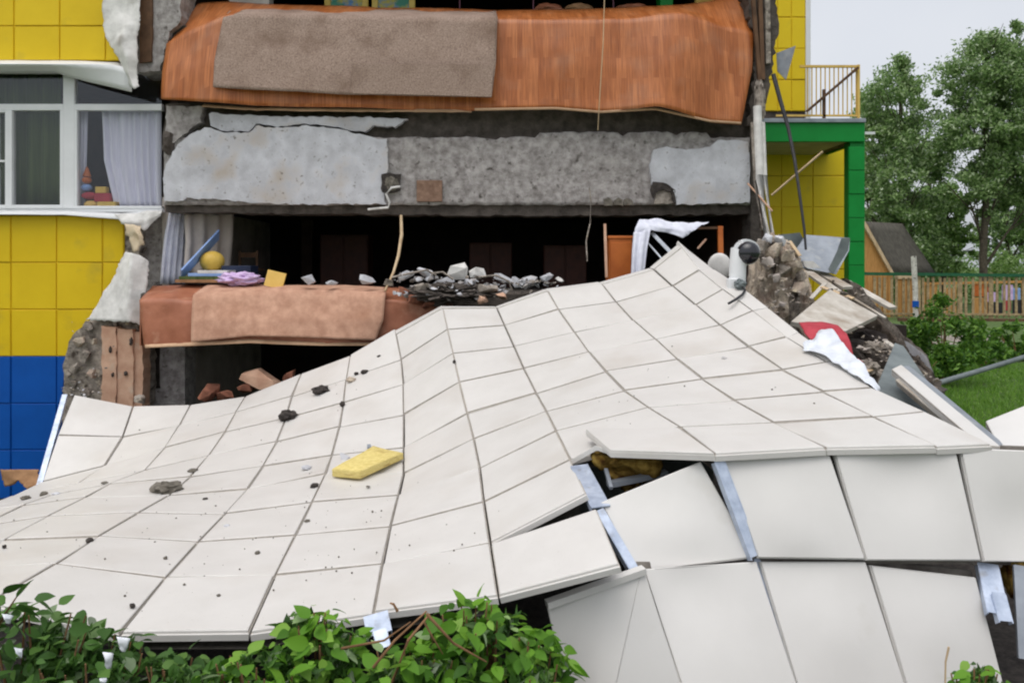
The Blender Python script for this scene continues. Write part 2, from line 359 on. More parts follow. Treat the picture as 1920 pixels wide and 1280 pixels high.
M['grass'] = leaf_mat('grass_blades', [(0, (.09, .22, .024)), (.6, (.17, .34, .045)), (1, (.25, .42, .07))], .3)

# ------------------------------------------------------------------ ground
def sstep(a, b, x):
    t = max(0, min(1, (x - a) / (b - a))); return t * t * (3 - 2 * t)
def ground_z(x, y):
    pit = sstep(1.4, 2.6, y) * (1 - sstep(3.0, 4.6, x - .08 * (y - 4)))        # dug-out along the fallen wall
    pit *= 1 - .0 * y
    deep = sstep(4.5, 7.5, y) * (1 - sstep(-3.5, -.5, x))
    z = -.62 * pit - .78 * deep * pit
    if y > 11: z = z * (1 - sstep(11, 16, y))
    return z + .03 * noise.noise(Vector((x * .6, y * .6, 0)))
def axis(a, b, n, lo, hi): return [lo] + [a + (b - a) * i / n for i in range(n + 1)] + [hi]
xs = [-900, -200, -60, -25] + [-12 + .4 * i for i in range(80)] + [25, 35, 60, 200, 900]
ys = [-200, -20] + [-2 + .4 * i for i in range(90)] + [40, 60, 120, 400, 1500]
V = [(x, y, ground_z(x, y)) for y in ys for x in xs]; nx = len(xs)
Fc = [[j * nx + i, j * nx + i + 1, (j + 1) * nx + i + 1, (j + 1) * nx + i] for j in range(len(ys) - 1) for i in range(nx - 1)]
g = mesh_obj('ground', V, Fc, M['grass_ground'], None, 180, origin=Vector((0, 0, 0))); g['kind'] = 'structure'

# ------------------------------------------------------------------ the damaged building (left wing, opened rooms, floor edges)
D0 = 10.1
bld = thing('damaged_building', 'yellow and blue clad building with its front wall torn away over two floors', 'building', P(860, 960, 10.6))
pitch = 86 / F * D0
def clip(poly, hp):
    """keep the side a*x+b*y<=c"""
    a, b, c = hp; out = []
    for i, p in enumerate(poly):
        q = poly[(i + 1) % len(poly)]; fp, fq = a * p[0] + b * p[1] - c, a * q[0] + b * q[1] - c
        if fp <= 0: out.append(p)
        if (fp < 0 < fq) or (fq < 0 < fp):
            t = fp / (fp - fq); out.append((p[0] + (q[0] - p[0]) * t, p[1] + (q[1] - p[1]) * t))
    return out
def lineR(p, q):           # half plane left of the line p->q (p above q)
    a, b = (q[1] - p[1]), -(q[0] - p[0]); return (a, b, a * p[0] + b * p[1])
def cassette(name, poly, d, m, parent, th=.03, j=1.3, seed=0):
    """bevelled metal cassette filling poly (image px on plane d); j = half joint in px"""
    if len(poly) < 3: return
    cx = sum(p[0] for p in poly) / len(poly); cy = sum(p[1] for p in poly) / len(poly)
    rr = random.Random(seed); tl = [rr.uniform(-.004, .004) for _ in range(3)]
    def ins(k):
        q = []
        n = len(poly)
        for i in range(n):
            a, b, c = poly[i - 1], poly[i], poly[(i + 1) % n]
            e1 = Vector((b[0] - a[0], b[1] - a[1])); e2 = Vector((c[0] - b[0], c[1] - b[1]))
            if e1.length < 1e-4 or e2.length < 1e-4: q.append(b); continue
            n1 = Vector((-e1.y, e1.x)).normalized(); n2 = Vector((-e2.y, e2.x)).normalized()
            if n1.dot(Vector((cx, cy)) - Vector(b)) < 0: n1 = -n1
            if n2.dot(Vector((cx, cy)) - Vector(b)) < 0: n2 = -n2
            s = n1 + n2; s = s / max(.5, (1 + n1.dot(n2)))
            q.append((b[0] + s.x * k, b[1] + s.y * k))
        return q
    rings = [(ins(j + .5), 0), (ins(j), .003), (ins(j), .016), (ins(.05), .0165), (ins(.05), th)]
    V = []
    for ring, dz in rings:
        for p in ring:
            t = tl[0] + tl[1] * (p[0] - cx) / 43 + tl[2] * (p[1] - cy) / 43
            V.append(P(p[0], p[1], d) + Vector((0, dz + t, 0)))
    n = len(poly); Fc = [list(range(n))]
    for k in range(len(rings) - 1):
        for i in range(n): Fc.append([k * n + i, (k + 1) * n + i, (k + 1) * n + (i + 1) % n, k * n + (i + 1) % n])
    bm = bmesh.new(); vv = [bm.verts.new(v) for v in V]
    for f in Fc: bm.faces.new([vv[i] for i in f])
    return bm_obj(name, bm, m, parent, 25)
# cladding left of the break
edge = {-1: ((197, -400), (197, 113)), 0: ((232, 400), (232, 492)), 1: ((233, 492), (181, 580)), 2: ((181, 580), (127, 668)),
        3: ((124, 668), (117, 756)), 4: ((117, 756), (112, 843)), 5: ((112, 843), (100, 935))}
k = 0
for (y0, y1, mm, e) in [(-300, -214, 'yellow', -1), (-214, -126, 'yellow', -1), (-126, -39, 'yellow', -1), (-39, 49, 'yellow', -1), (49, 114, 'yellow', -1),
                        (404, 492, 'yellow', 0), (492, 580, 'yellow', 1), (580, 668, 'yellow', 2), (668, 756, 'blue', 3), (756, 843, 'blue', 4), (843, 935, 'blue', 5)]:
    for c in range(-5, 4):
        x0 = (26 if e == -1 else 20) + 86 * c; x1 = x0 + 86
        if x0 > 240: continue
        poly = [(x0, y0), (x1, y0), (x1, y1), (x0, y1)]
        p_, q_ = edge[e]
        if e == -1 and y0 >= -39:
            poly = clip(poly, (1, 0, 228))
        else: poly = clip(poly, lineR(p_, q_))
        k += 1
        if len(poly) >= 3 and max(p[0] for p in poly) - min(p[0] for p in poly) > 4: cassette('facade_panel', poly, D0, M[mm], bld, seed=k)
# wall behind the cladding
prism('wall', [(-420, -300), (300, -300), (312, 20), (300, 118), (-420, 118)], D0 + .034, .38, M['concrete_dark'], bld, 1.5, 14, 3)
prism('wall', [(-420, 405), (262, 405), (262, 480), (225, 540), (190, 600), (128, 680), (124, 960), (-420, 960)], D0 + .034, .34, M['mortar'], bld, 2.5, 9, 4)
prism('wall', [(238, 400), (304, 400), (302, 560), (270, 630), (230, 632)], D0 + .2, .3, M['concrete'], bld, 1.5, 12, 5)
# window of the left wing
win = pbox('window', -300, 391, 305, 398, D0 + .06, D0 + .13, M['pvc'], bld, .004)
def wbox(n, x0, y0, x1, y1, d0=.055, d1=.135, m='pvc'): return pbox(n, x0, y0, x1, y1, D0 + d0, D0 + d1, M[m], win, .004)
wbox('mullion', 118, 137, 139, 391, .05); wbox('transom', -300, 195, 118, 207); wbox('transom', 139, 195, 303, 207); wbox('frame', -300, 130, 303, 137)
wbox('sash', 9, 207, 22, 391, .045); wbox('sash', 112, 207, 118, 391, .052); wbox('sash', -300, 207, 9, 211, .052); wbox('sash', -300, 384, 118, 391, .05); wbox('sash', 139, 386, 303, 391, .052)
wbox('sash', -12, 207, -6, 391, .046); wbox('sash', -6, 300, 9, 304, .048); wbox('sash', 139, 207, 144, 391, .053)
for (x0, y0, x1, y1) in [(-300, 137, 118, 195), (139, 137, 303, 195), (22, 207, 112, 391), (-6, 207, 9, 391), (144, 207, 303, 386)]:
    pbox('pane', x0, y0, x1, y1, D0 + .09, D0 + .096, M['glass'], win)
# sill and head flashing (bent metal)
pr = [(-420, 397, 9.99), (120, 398, 9.99), (236, 403, 9.99), (262, 400, 10.02), (304, 396, 10.05)]
fl = [(-420, 400, 9.97), (120, 403, 9.97), (232, 412, 9.97), (262, 412, 9.98), (290, 410, 10.0)]
patch('window_sill', [[(x, y - 3, d + .16) for x, y, d in pr], pr, fl], M['pvc'], bld, 30, 3, .004, 3, .004, 2)
patch('head_flashing', [[(-420, 112, 10.12), (150, 114, 10.12), (225, 117, 10.12), (236, 121, 10.1)], [(-420, 121, 9.82), (120, 121, 9.82), (226, 122, 9.84), (247, 140, 9.8)],
                        [(-420, 134, 10.08), (105, 137, 10.08), (150, 150, 10.0), (247, 173, 9.86)]], M['pvc'], bld, 30, 4, .006, 3, .005, 3)
# window room
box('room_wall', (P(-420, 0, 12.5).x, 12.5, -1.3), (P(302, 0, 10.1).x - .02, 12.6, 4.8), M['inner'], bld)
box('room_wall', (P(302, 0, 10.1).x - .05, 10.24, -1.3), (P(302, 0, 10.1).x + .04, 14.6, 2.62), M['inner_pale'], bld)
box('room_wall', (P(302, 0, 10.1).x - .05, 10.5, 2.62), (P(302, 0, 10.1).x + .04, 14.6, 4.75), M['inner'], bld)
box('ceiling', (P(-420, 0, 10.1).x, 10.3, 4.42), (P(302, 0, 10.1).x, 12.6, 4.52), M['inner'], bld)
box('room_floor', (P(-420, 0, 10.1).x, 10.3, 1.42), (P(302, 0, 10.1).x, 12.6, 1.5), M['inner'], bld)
# opened room: floor, ceiling, back and right walls
xL, xR = P(302, 0, D0).x + .05, P(1412, 0, D0).x
box('floor_slab', (xL - .25, 9.62, 1.12), (xR, 14.6, 1.38), M['concrete_dark'], bld, .02)
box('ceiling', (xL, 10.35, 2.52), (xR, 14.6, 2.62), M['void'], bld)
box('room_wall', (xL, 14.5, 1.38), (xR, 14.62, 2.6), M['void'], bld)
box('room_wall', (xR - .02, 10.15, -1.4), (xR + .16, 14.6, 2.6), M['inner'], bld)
box('room_wall', (P(565, 0, 13.6).x, 13.6, 1.38), (P(585, 0, 13.6).x, 13.7, 2.55), M['inner'], bld)
# lower room
box('room_floor', (xL - .3, 9.9, -1.42), (xR, 14.6, -1.32), M['concrete_dark'], bld)
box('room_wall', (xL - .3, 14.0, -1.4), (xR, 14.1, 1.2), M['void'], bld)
prism('column', [(300, 650), (347, 650), (346, 800), (268, 800), (270, 735), (300, 728)], 10.1, .35, M['concrete'], bld, 1, 14, 6)
prism('room_wall', [(225, 640), (300, 640), (300, 960), (225, 960)], 10.5, .2, M['concrete_dark'], bld, 0)
# upper room
box('floor_slab', (xL - .1, 10.12, 4.62), (xR + .1, 14.6, 4.86), M['concrete_dark'], bld, .02)
box('ceiling', (xL - .3, 10.2, 6.05), (xR + .3, 14.6, 6.2), M['void'], bld)  # unseen ceiling, set low to keep the upper room dark
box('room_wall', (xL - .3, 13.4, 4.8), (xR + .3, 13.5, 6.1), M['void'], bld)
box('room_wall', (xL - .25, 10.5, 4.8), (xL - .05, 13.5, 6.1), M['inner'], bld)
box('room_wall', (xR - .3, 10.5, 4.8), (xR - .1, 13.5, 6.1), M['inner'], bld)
pbox('wall', -420, -420, 1420, -140, D0 + .05, D0 + .4, M['concrete_dark'], bld)  # unseen spandrel added above the opening to darken the upper room
prism('wall', [(258, -140), (345, -140), (338, 40), (318, 60), (300, 132), (258, 136)], 10.02, .45, M['concrete'], bld, 2, 9, 8)
prism('wall', [(262, -140), (287, -140), (284, 116), (262, 118)], 9.98, .04, M['wood_dark'], bld, 1, 14, 9)
prism('wall', [(430, -60), (505, -60), (505, 16), (470, 22), (430, 10)], 10.75, .2, M['inner_pale'], bld, 1, 12, 9)
# broken concrete edge beam and its plaster remains
def beam_part():
    bm = bmesh.new(); nxs, nzs = 120, 18
    rows = []
    for j in range(nzs + 1):
        row = []
        for i in range(nxs + 1):
            u = i / nxs; px = 307 + (1406 - 307) * u
            top = 258 + 5 * noise.noise(Vector((px * .02, 1, 0))) + 3 * noise.noise(Vector((px * .09, 4, 0))) - (10 if 1010 < px < 1330 else 0) * (1 if noise.noise(Vector((px * .05, 9, 0))) > -.2 else .4)
            bot = 384 + 2.5 * noise.noise(Vector((px * .05, 2, 0))) - 2 * noise.noise(Vector((px * .2, 7, 0)))
            py = top + (bot - top) * j / nzs
            p = P(px, py, 10.0); q = Vector((p.x, 0, p.z))
            dsp = .022 * noise.noise(q * 3) + .016 * noise.noise(q * 9) + .010 * noise.noise(q * 24)
            row.append(bm.verts.new(p + Vector((0, dsp, 0))))
        rows.append(row)
    fr = rows; bk = [[bm.verts.new(Vector((v.co.x, 10.36, v.co.z))) for v in r] for r in (rows[0], rows[-1])]
    for a, b in zip(rows, rows[1:]):
        for i in range(nxs): bm.faces.new((a[i], a[i + 1], b[i + 1], b[i]))
    for r, b in ((rows[0], bk[0]), (rows[-1], bk[1])):
        for i in range(nxs): bm.faces.new((r[i], b[i], b[i + 1], r[i + 1]))
    return bm_obj('edge_beam', bm, M['concrete'], bld, 180)
beam_part()
def plaster(poly, seed, d=9.955):
    poly = ragged(poly, 1.6, 8, seed)
    o = prism('plaster_patch', poly, d, .10, M['plaster'], bld, 0, seed=seed); return o
def plaster_front(poly, d, seed):
    """plaster remains: filled polygon with an uneven face"""
    poly = ragged(poly, 1.8, 7, seed); bm = bmesh.new()
    f0 = bm.faces.new([bm.verts.new(P(*p, d)) for p in poly])
    bmesh.ops.triangulate(bm, faces=[f0]); bmesh.ops.subdivide_edges(bm, edges=bm.edges[:], cuts=2, use_grid_fill=True)
    ex = bmesh.ops.extrude_face_region(bm, geom=bm.faces[:])
    nv = {e for e in ex['geom'] if isinstance(e, bmesh.types.BMVert)}
    for v in bm.verts:
        if v in nv: v.co.y += .09
        else:
            q = Vector((v.co.x, 0, v.co.z)); v.co.y += .010 * noise.noise(q * 4) + .006 * noise.noise(q * 13)
    return bm_obj('plaster_patch', bm, M['plaster'], bld, 40)
plaster_front([(308, 376), (306, 335), (314, 300), (334, 272), (356, 252), (384, 240), (396, 239), (420, 248), (466, 249), (480, 236), (520, 240), (560, 238), (574, 236), (612, 238),
               (650, 246), (684, 254), (702, 260), (726, 260), (727, 324), (716, 328), (715, 360), (724, 382), (560, 383), (470, 380), (410, 374), (352, 372), (330, 378)], 9.945, 21)
plaster_front([(392, 212), (470, 216), (560, 219), (680, 220), (764, 222), (740, 238), (700, 234), (684, 248), (650, 242), (610, 234), (574, 232), (520, 238), (480, 232), (466, 246), (420, 246), (396, 236)], 9.97, 22)
plaster_front([(1220, 338), (1219, 310), (1226, 280), (1250, 276), (1286, 281), (1332, 276), (1346, 264), (1380, 263), (1402, 266), (1407, 300), (1405, 380), (1270, 384), (1264, 360), (1250, 350), (1226, 352)], 9.93, 23)
prism('slab_edge', [(310, 195), (1408, 195), (1408, 262), (306, 262)], 10.12, .3, M['concrete_dark'], bld, 2, 14, 24)
prism('broken_concrete', [(312, 200), (378, 200), (376, 228), (356, 244), (334, 262), (314, 274), (308, 258)], 9.98, .2, M['concrete'], bld, 2.2, 7, 31)
lump('broken_concrete', P(318, 268, 10.03), (.09, .12, .18), M['concrete_dark'], bld, 32, .35, 1.5, 3)
prism('soffit', [(308, 382), (1406, 384), (1408, 402), (960, 404), (310, 398)], 10.06, .4, M['concrete_dark'], bld, 2, 14, 25)
pbox('embedded_plate', 781, 338, 829, 378, 9.955, 10.05, M['rust'], bld, .004)
prism('hole', [(715, 326), (750, 326), (750, 358), (738, 362), (715, 360)], 9.935, .05, M['soil'], bld, 1.5, 8, 26)  # solid dark block painting the shade inside a hole in the beam
lump('broken_concrete', P(735, 344, 9.93), (.09, .03, .09), M['soil_grey'], bld, 33, .4, 2, 3)
prism('broken_concrete', [(1226, 382), (1229, 362), (1244, 352), (1260, 357), (1268, 382)], 9.955, .06, M['mortar'], bld, 1.5, 6, 34)
prism('hole', [(1219, 356), (1224, 340), (1250, 344), (1266, 356), (1270, 380), (1263, 380), (1258, 360), (1244, 354), (1230, 362), (1226, 372)], 9.925, .03, M['soil'], bld, .8, 6, 37)  # dark arc on the beam face, coloured as the shade of a recess
for hx in (1140, 1160, 1178): prism('hole', [(hx - 9, 385), (hx - 8, 374), (hx, 370), (hx + 8, 375), (hx + 9, 385)], 9.965, .04, M['soil_grey'], bld, 1.2, 5, hx)  # small dark blocks standing for shaded recesses along the beam bottom
# torn right wall edge
prism('torn_wall', [(1392, -140), (1452, -140), (1453, 0), (1461, 55), (1448, 120), (1440, 175), (1422, 235), (1402, 236), (1412, 150), (1418, 70), (1404, 30)], 9.96, .5, M['concrete_dark'], bld, 3.5, 7, 27)
for i, (a, b, w) in enumerate([((1424, -20), (1430, 150), .05), ((1438, -20), (1440, 120), .06), ((1412, 0), (1428, 200), .045)]):
    bar('lath', P(*a, 9.93), P(*b, 9.93), w, .05, M['wood_dark'] if i != 1 else M['mortar'], bld)
lump('broken_concrete', P(1424, 190, 9.9), (.07, .08, .26), M['mortar'], bld, 36, .4, 1.6, 4)
prism('torn_wall', [(1407, 232), (1418, 232), (1428, 460), (1408, 460)], 10.0, .4, M['concrete_dark'], bld, 1, 12, 28)
# brick pier left of the lower opening
pier = prism('brick_pier', [(118, 690), (128, 640), (160, 604), (205, 598), (240, 602), (262, 612), (266, 760), (200, 960), (118, 960)], 9.72, .42, M['mortar'], bld, 2.5, 8, 41)
for j, (x0, x1, d_, y0) in enumerate(((190, 217, 9.60, 612), (219, 249, 9.62, 616), (251, 267, 9.66, 622))):
    prism('brick', [(x0, y0), (x1, y0 + 1), (x1 + 1, 690), (x1, 775), (x0 - 1, 775), (x0 + 1, 690)], d_, .2, M['brick'], pier, 1.4, 9, 90 + j)
for j, (x, y, h) in enumerate(((208, 655, .045), (246, 640, .05), (212, 702, .03), (236, 700, .03))): lump('slot_shade', P(x, y, 9.605), (.02, .03, h), M['concrete_dark'], pier, 400 + j, .4, 2, 2)  # dark lumps paint the shade inside the slots of the hollow bricks
for i, (x, y, s) in enumerate([(150, 640, .10), (160, 668, .12), (140, 690, .09), (172, 700, .09), (135, 720, .08), (160, 735, .09), (178, 640, .06), (165, 612, .08), (215, 606, .06), (240, 604, .05), (128, 700, .07)]):
    chunk('broken_mortar', P(x, y, 9.68), (s, s * .7, s), M['mortar'] if i % 3 else M['masonry'], pier, 50 + i)

# ------------------------------------------------------------------ fallen wall: white cladding sheet, panel by panel
GRID={
'U':[(-4.778,8.448,0.319),(-4.687,7.978,-0.033),(-4.576,7.524,-0.391),(-4.501,6.943,-0.359),(-4.413,6.367,-0.298),(-4.291,5.816,-0.185),(-4.201,5.252,-0.093)],
'V':[(-4.233,8.644,0.150),(-4.090,8.123,-0.087),(-3.991,7.564,-0.246),(-3.922,6.995,-0.249),(-3.832,6.445,-0.194),(-3.713,5.884,-0.110),(-3.638,5.301,-0.073),(-3.555,4.730,-0.003)],
'W':[(-3.630,8.728,0.153),(-3.511,8.159,0.029),(-3.406,7.587,-0.074),(-3.326,6.999,-0.134),(-3.319,6.375,-0.085),(-3.198,5.796,-0.023),(-3.125,5.209,0.026),(-3.038,4.627,0.070),(-2.987,4.047,0.115)],
'X':[(-3.023,8.767,0.237),(-2.928,8.195,0.163),(-2.825,7.614,0.083),(-2.757,7.025,-0.010),(-2.681,6.446,-0.047),(-2.598,5.859,-0.029),(-2.539,5.260,0.031),(-2.487,4.653,0.079),(-2.398,4.067,0.143),(-2.358,3.471,0.197)],
'Y':[(-2.401,8.815,0.484),(-2.346,8.235,0.320),(-2.239,7.656,0.206),(-2.152,7.075,0.104),(-2.088,6.482,0.037),(-2.013,5.885,0.012),(-1.962,5.287,0.015),(-1.903,4.694,0.033),(-1.832,4.099,0.063),(-1.776,3.503,0.052)],
'Z':[(-1.837,8.790,0.700),(-1.765,8.229,0.508),(-1.670,7.661,0.358),(-1.582,7.081,0.240),(-1.514,6.497,0.118),(-1.426,5.908,0.123),(-1.375,5.315,0.087),(-1.322,4.720,0.066),(-1.262,4.121,0.060),(-1.198,3.523,0.043)],
'A':[(-1.324,8.727,1.008),(-1.180,8.229,0.713),(-1.079,7.668,0.537),(-0.994,7.102,0.343),(-0.914,6.526,0.174),(-0.831,5.933,0.117),(-0.784,5.334,0.129),(-0.744,4.734,0.117),(-0.693,4.134,0.118),(-0.633,3.532,0.124)],
'B':[(-0.791,8.684,1.299),(-0.681,8.157,1.042),(-0.582,7.600,0.856),(-0.481,7.051,0.650),(-0.377,6.500,0.467),(-0.294,5.921,0.385),(-0.224,5.333,0.317),(-0.173,4.742,0.261),(-0.120,4.148,0.229),(-0.064,3.547,0.196)],
'C':[(-0.193,8.766,1.283),(-0.079,8.212,1.077),(0.021,7.646,0.914),(0.107,7.074,0.773),(0.202,6.500,0.642),(0.261,5.905,0.600),(0.300,5.308,0.580),(0.355,4.721,0.528),(0.406,4.146,0.465),(0.501,3.580,0.322)],
'D':[(0.375,8.765,1.476),(0.493,8.224,1.246),(0.619,7.668,1.055),(0.704,7.092,0.922),(0.790,6.508,0.825),(0.860,5.913,0.754),(0.937,5.310,0.741),(1.023,4.708,0.729),(1.081,4.114,0.707)],
'E':[(0.984,8.804,1.554),(1.112,8.269,1.324),(1.206,7.702,1.169),(1.322,7.124,1.037),(1.398,6.540,0.924),(1.466,5.953,0.838),(1.542,5.363,0.779),(1.611,4.767,0.743),(1.695,4.165,0.729)],
'F':[(1.565,8.832,1.718),(1.721,8.290,1.494),(1.831,7.719,1.322),(1.922,7.146,1.163),(2.010,6.565,1.025),(2.091,5.981,0.908),(2.167,5.389,0.834),(2.237,4.792,0.778),(2.305,4.193,0.731)],
'G':[(1.914,8.812,1.894),(2.003,8.274,1.671),(2.102,7.715,1.482),(2.229,7.152,1.296),(2.339,6.584,1.105),(2.441,5.999,0.968),(2.519,5.411,0.853),(2.575,4.817,0.800),(2.629,4.227,0.732)],
}
LOWPX = {
'P1': [(1130, 942, 4.16), (1312, 868, 4.20), (1412, 1043, 4.03), (1198, 1070, 3.96)],
'P2': [(1360, 866, 4.17), (1552, 850, 4.20), (1620, 1046, 4.01), (1425, 1042, 3.99)],
'P3': [(1568, 848, 4.20), (1790, 842, 4.23), (1838, 1048, 4.06), (1628, 1047, 4.01)],
'P4': [(1805, 842, 4.23), (2020, 850, 4.24), (2060, 1050, 4.10), (1850, 1050, 4.06)],
'P5': [(1212, 1068, 3.89), (1418, 1055, 4.00), (1494, 1290, 3.76), (1288, 1300, 3.63)],
'P6': [(1430, 1055, 4.01), (1622, 1056, 4.03), (1698, 1290, 3.82), (1502, 1290, 3.76)],
'P7': [(1636, 1062, 4.03), (1828, 1085, 4.08), (1882, 1290, 3.90), (1706, 1290, 3.82)],
'P8': [(1025, 1137, 3.66), (1208, 1072, 3.80), (1285, 1300, 3.60), (1062, 1300, 3.70)],
}
LOW = {k: [P(*p) for p in v] for k, v in LOWPX.items()}
def pix(v): return ((v.x / v.y) * F + 960, HY - (v.z - CZ) / v.y * F)
NM = 'UVWXYZABCDEFG'
GR = {(c, r): Vector(p) for c in NM for r, p in enumerate(GRID[c])}
GR['G', 0] = P(1270, 452, 8.82); GR['W', 9] = P(-265, 1128, 3.47)
wall = thing('fallen_wall', 'large sheet of white square cladding panels fallen forward and sagging into waves', 'wall cladding', (0, 6, -.6))
def panel(q, m, parent, bulge=0., n=4, gap=.008, rim=(True,) * 4, seed=0, name='panel', th=.045, exposed=(), gapv=None, bpos=(.5, .5), bw=.35):
    """square metal cassette on four corners (back-left, back-right, front-right, front-left): flat face, rounded edge, recessed flange"""
    a, b, c, d = [Vector(v) for v in q]
    nrm = ((b - a) + (c - d)).cross((d - a) + (c - b)).normalized()
    if nrm.z < 0 and abs(nrm.z) > .2: nrm = -nrm
    if nrm.y > .5: nrm = -nrm
    L = (((b - a).length + (c - d).length) / 2, ((d - a).length + (c - b).length) / 2)
    rr = random.Random(seed); tl = (rr.uniform(-.004, .004), rr.uniform(-.009, .009), rr.uniform(-.009, .009))
    def pt(u, v, h):
        p = a.lerp(b, u).lerp(d.lerp(c, u), v)
        return p + nrm * (h + tl[0] + tl[1] * (u - .5) + tl[2] * (v - .5))
    V = []; Fc = []
    gu, gv = gap / L[0], (gapv or gap) / L[1]; ru, rv = gu + .004 / L[0], gv + .004 / L[1]
    for j in range(n + 1):
        for i in range(n + 1):
            u = ru + (1 - 2 * ru) * i / n; v = rv + (1 - 2 * rv) * j / n
            h = 0.
            if bulge:
                h = bulge * math.exp(-(((u - bpos[0]) / bw) ** 2 + ((v - bpos[1]) / bw) ** 2)) * (16 * u * (1 - u) * v * (1 - v)) ** .5
            V.append(pt(u, v, h))
    for j in range(n):
        for i in range(n): Fc.append([j * (n + 1) + i, j * (n + 1) + i + 1, (j + 1) * (n + 1) + i + 1, (j + 1) * (n + 1) + i])
    nf0 = len(Fc)
    ring = [j * 0 + i for i in range(n + 1)] + [j * (n + 1) + n for j in range(1, n + 1)] + [n * (n + 1) + i for i in range(n - 1, -1, -1)] + [j * (n + 1) for j in range(n - 1, 0, -1)]
    def ringpts(eu, ev, h):
        out = []
        for k in range(n): out.append(pt(eu + (1 - 2 * eu) * k / n, ev, h))
        for k in range(n): out.append(pt(1 - eu, ev + (1 - 2 * ev) * k / n, h))
        for k in range(n): out.append(pt(1 - eu - (1 - 2 * eu) * k / n, 1 - ev, h))
        for k in range(n): out.append(pt(eu, 1 - ev - (1 - 2 * ev) * k / n, h))
        return out
    prev = ring
    e = .0025
    for eu, ev, h in ((gu, gv, -.004), (gu, gv, -.015), (e / L[0], e / L[1], -.016), (e / L[0], e / L[1], -th)):
        s = len(V); V += ringpts(eu, ev, h); cur = list(range(s, s + 4 * n))
        for k in range(4 * n): Fc.append([prev[k], prev[(k + 1) % (4 * n)], cur[(k + 1) % (4 * n)], cur[k]])
        prev = cur
    if (V[Fc[0][1]] - V[Fc[0][0]]).cross(V[Fc[0][3]] - V[Fc[0][0]]).dot(nrm) < 0: Fc = [f[::-1] for f in Fc]
    o = mesh_obj(name, V, Fc, [m, M['joint']], parent, 28)
    for rg_ in (1, 2):
        for k in range(4 * n):
            if k // n not in exposed: o.data.polygons[nf0 + rg_ * 4 * n + k].material_index = 1  # inner joint faces get the grey that holds dust and joint shade
    return o
hole = {('C', 7), ('C', 6)}
C8u, C8l = P(1098, 921, 4.19), P(1118, 949, 4.10)
over = {('B', 7): {2: C8u}, ('B', 8): {1: C8l}}
cnt = 0
for ci, c in enumerate(NM[:-1]):
    e = NM[ci + 1]
    for r in range(9):
        ks = [(c, r), (e, r), (e, r + 1), (c, r + 1)]
        if not all(k in GR for k in ks) or (c, r) in hole: continue
        q = [GR[k] for k in ks]
        for i, v in over.get((c, r), {}).items(): q[i] = v
        cnt += 1
        if r == 0 and c in 'ABCDEF':
            t = .2
            m0, m1 = q[0].lerp(q[3], t), q[1].lerp(q[2], t)
            panel([q[0] + Vector((0, .0, -.03)), q[1] + Vector((0, .0, -.03)), m1, m0], M['white'], wall, seed=cnt, name='top_trim', gap=.003, n=2, exposed=(0, 1, 3))
            q[0], q[1] = m0, m1
        ex = [0] if r == 0 else []
        if (e, r + 2) not in GR or (c, r + 2) not in GR or (c, r) == ('B', 7): ex.append(2)
        if c == 'U' : ex.append(3)
        rr_ = random.Random(cnt * 3)
        panel(q, M['white'], wall, seed=cnt, gap=.0082, gapv=.0138, exposed=ex, n=6, bulge=rr_.uniform(-.006, .008), bpos=(rr_.uniform(.3, .7), rr_.uniform(.3, .7)))
# side trim along the right edge
ot = [(1288, 464), (1340, 502), (1390, 534), (1440, 573), (1497, 617), (1566, 668), (1646, 730), (1737, 771.5), (1863, 832.5)]
for r in range(7):
    a, b = GR['G', r], GR['G', r + 1]
    a2, b2 = P(*ot[r], a.y + .02), P(*ot[r + 1], b.y + .02)
    panel([a, a2 + Vector((0, 0, -.02)), b2 + Vector((0, 0, -.02)), b], M['white'], wall, seed=300 + r, name='side_trim', gap=.002, n=2, exposed=(0, 1, 2, 3))
# dark board behind the joints
def below(v, h): return v + Vector((0, .35 * h, -h))
bm = bmesh.new(); bv = {k: bm.verts.new(below(v, .2 if k in {('C', 8), ('B', 8)} else .10)) for k, v in GR.items()}
for ci, c in enumerate(NM[:-1]):
    for r in range(9):
        ks = [(c, r), (NM[ci + 1], r), (NM[ci + 1], r + 1), (c, r + 1)]
        if all(k in bv for k in ks) and (c, r) not in {('C', 7), ('B', 8)}: bm.faces.new([bv[k] for k in ks])
bm_obj('backing_board', bm, M['backing'], wall)
# lifted panel beside the hole, panel half hidden under it
panel([GR['C', 6], GR['D', 6], GR['D', 7], P(1069, 861, 4.722)], M['white'], wall, seed=401, gap=.0072, gapv=.0105)
c7 = GR['C', 7]
panel([P(1097, 805, 4.90), P(1272, 800, 4.66), P(1341, 849, 4.112), P(1143, 845, 4.36)], M['white'], wall, seed=402, gap=.005, bulge=.015, exposed=(0, 1, 2, 3))
panel([c7 + Vector((0, .0, -.002)), P(1118, 832, 4.66), P(1150, 846, 4.5), P(1117, 834, 4.55)], M['white'], wall, seed=403, gap=.002, n=1, th=.03, exposed=(0, 1, 2, 3), name='panel_scrap')
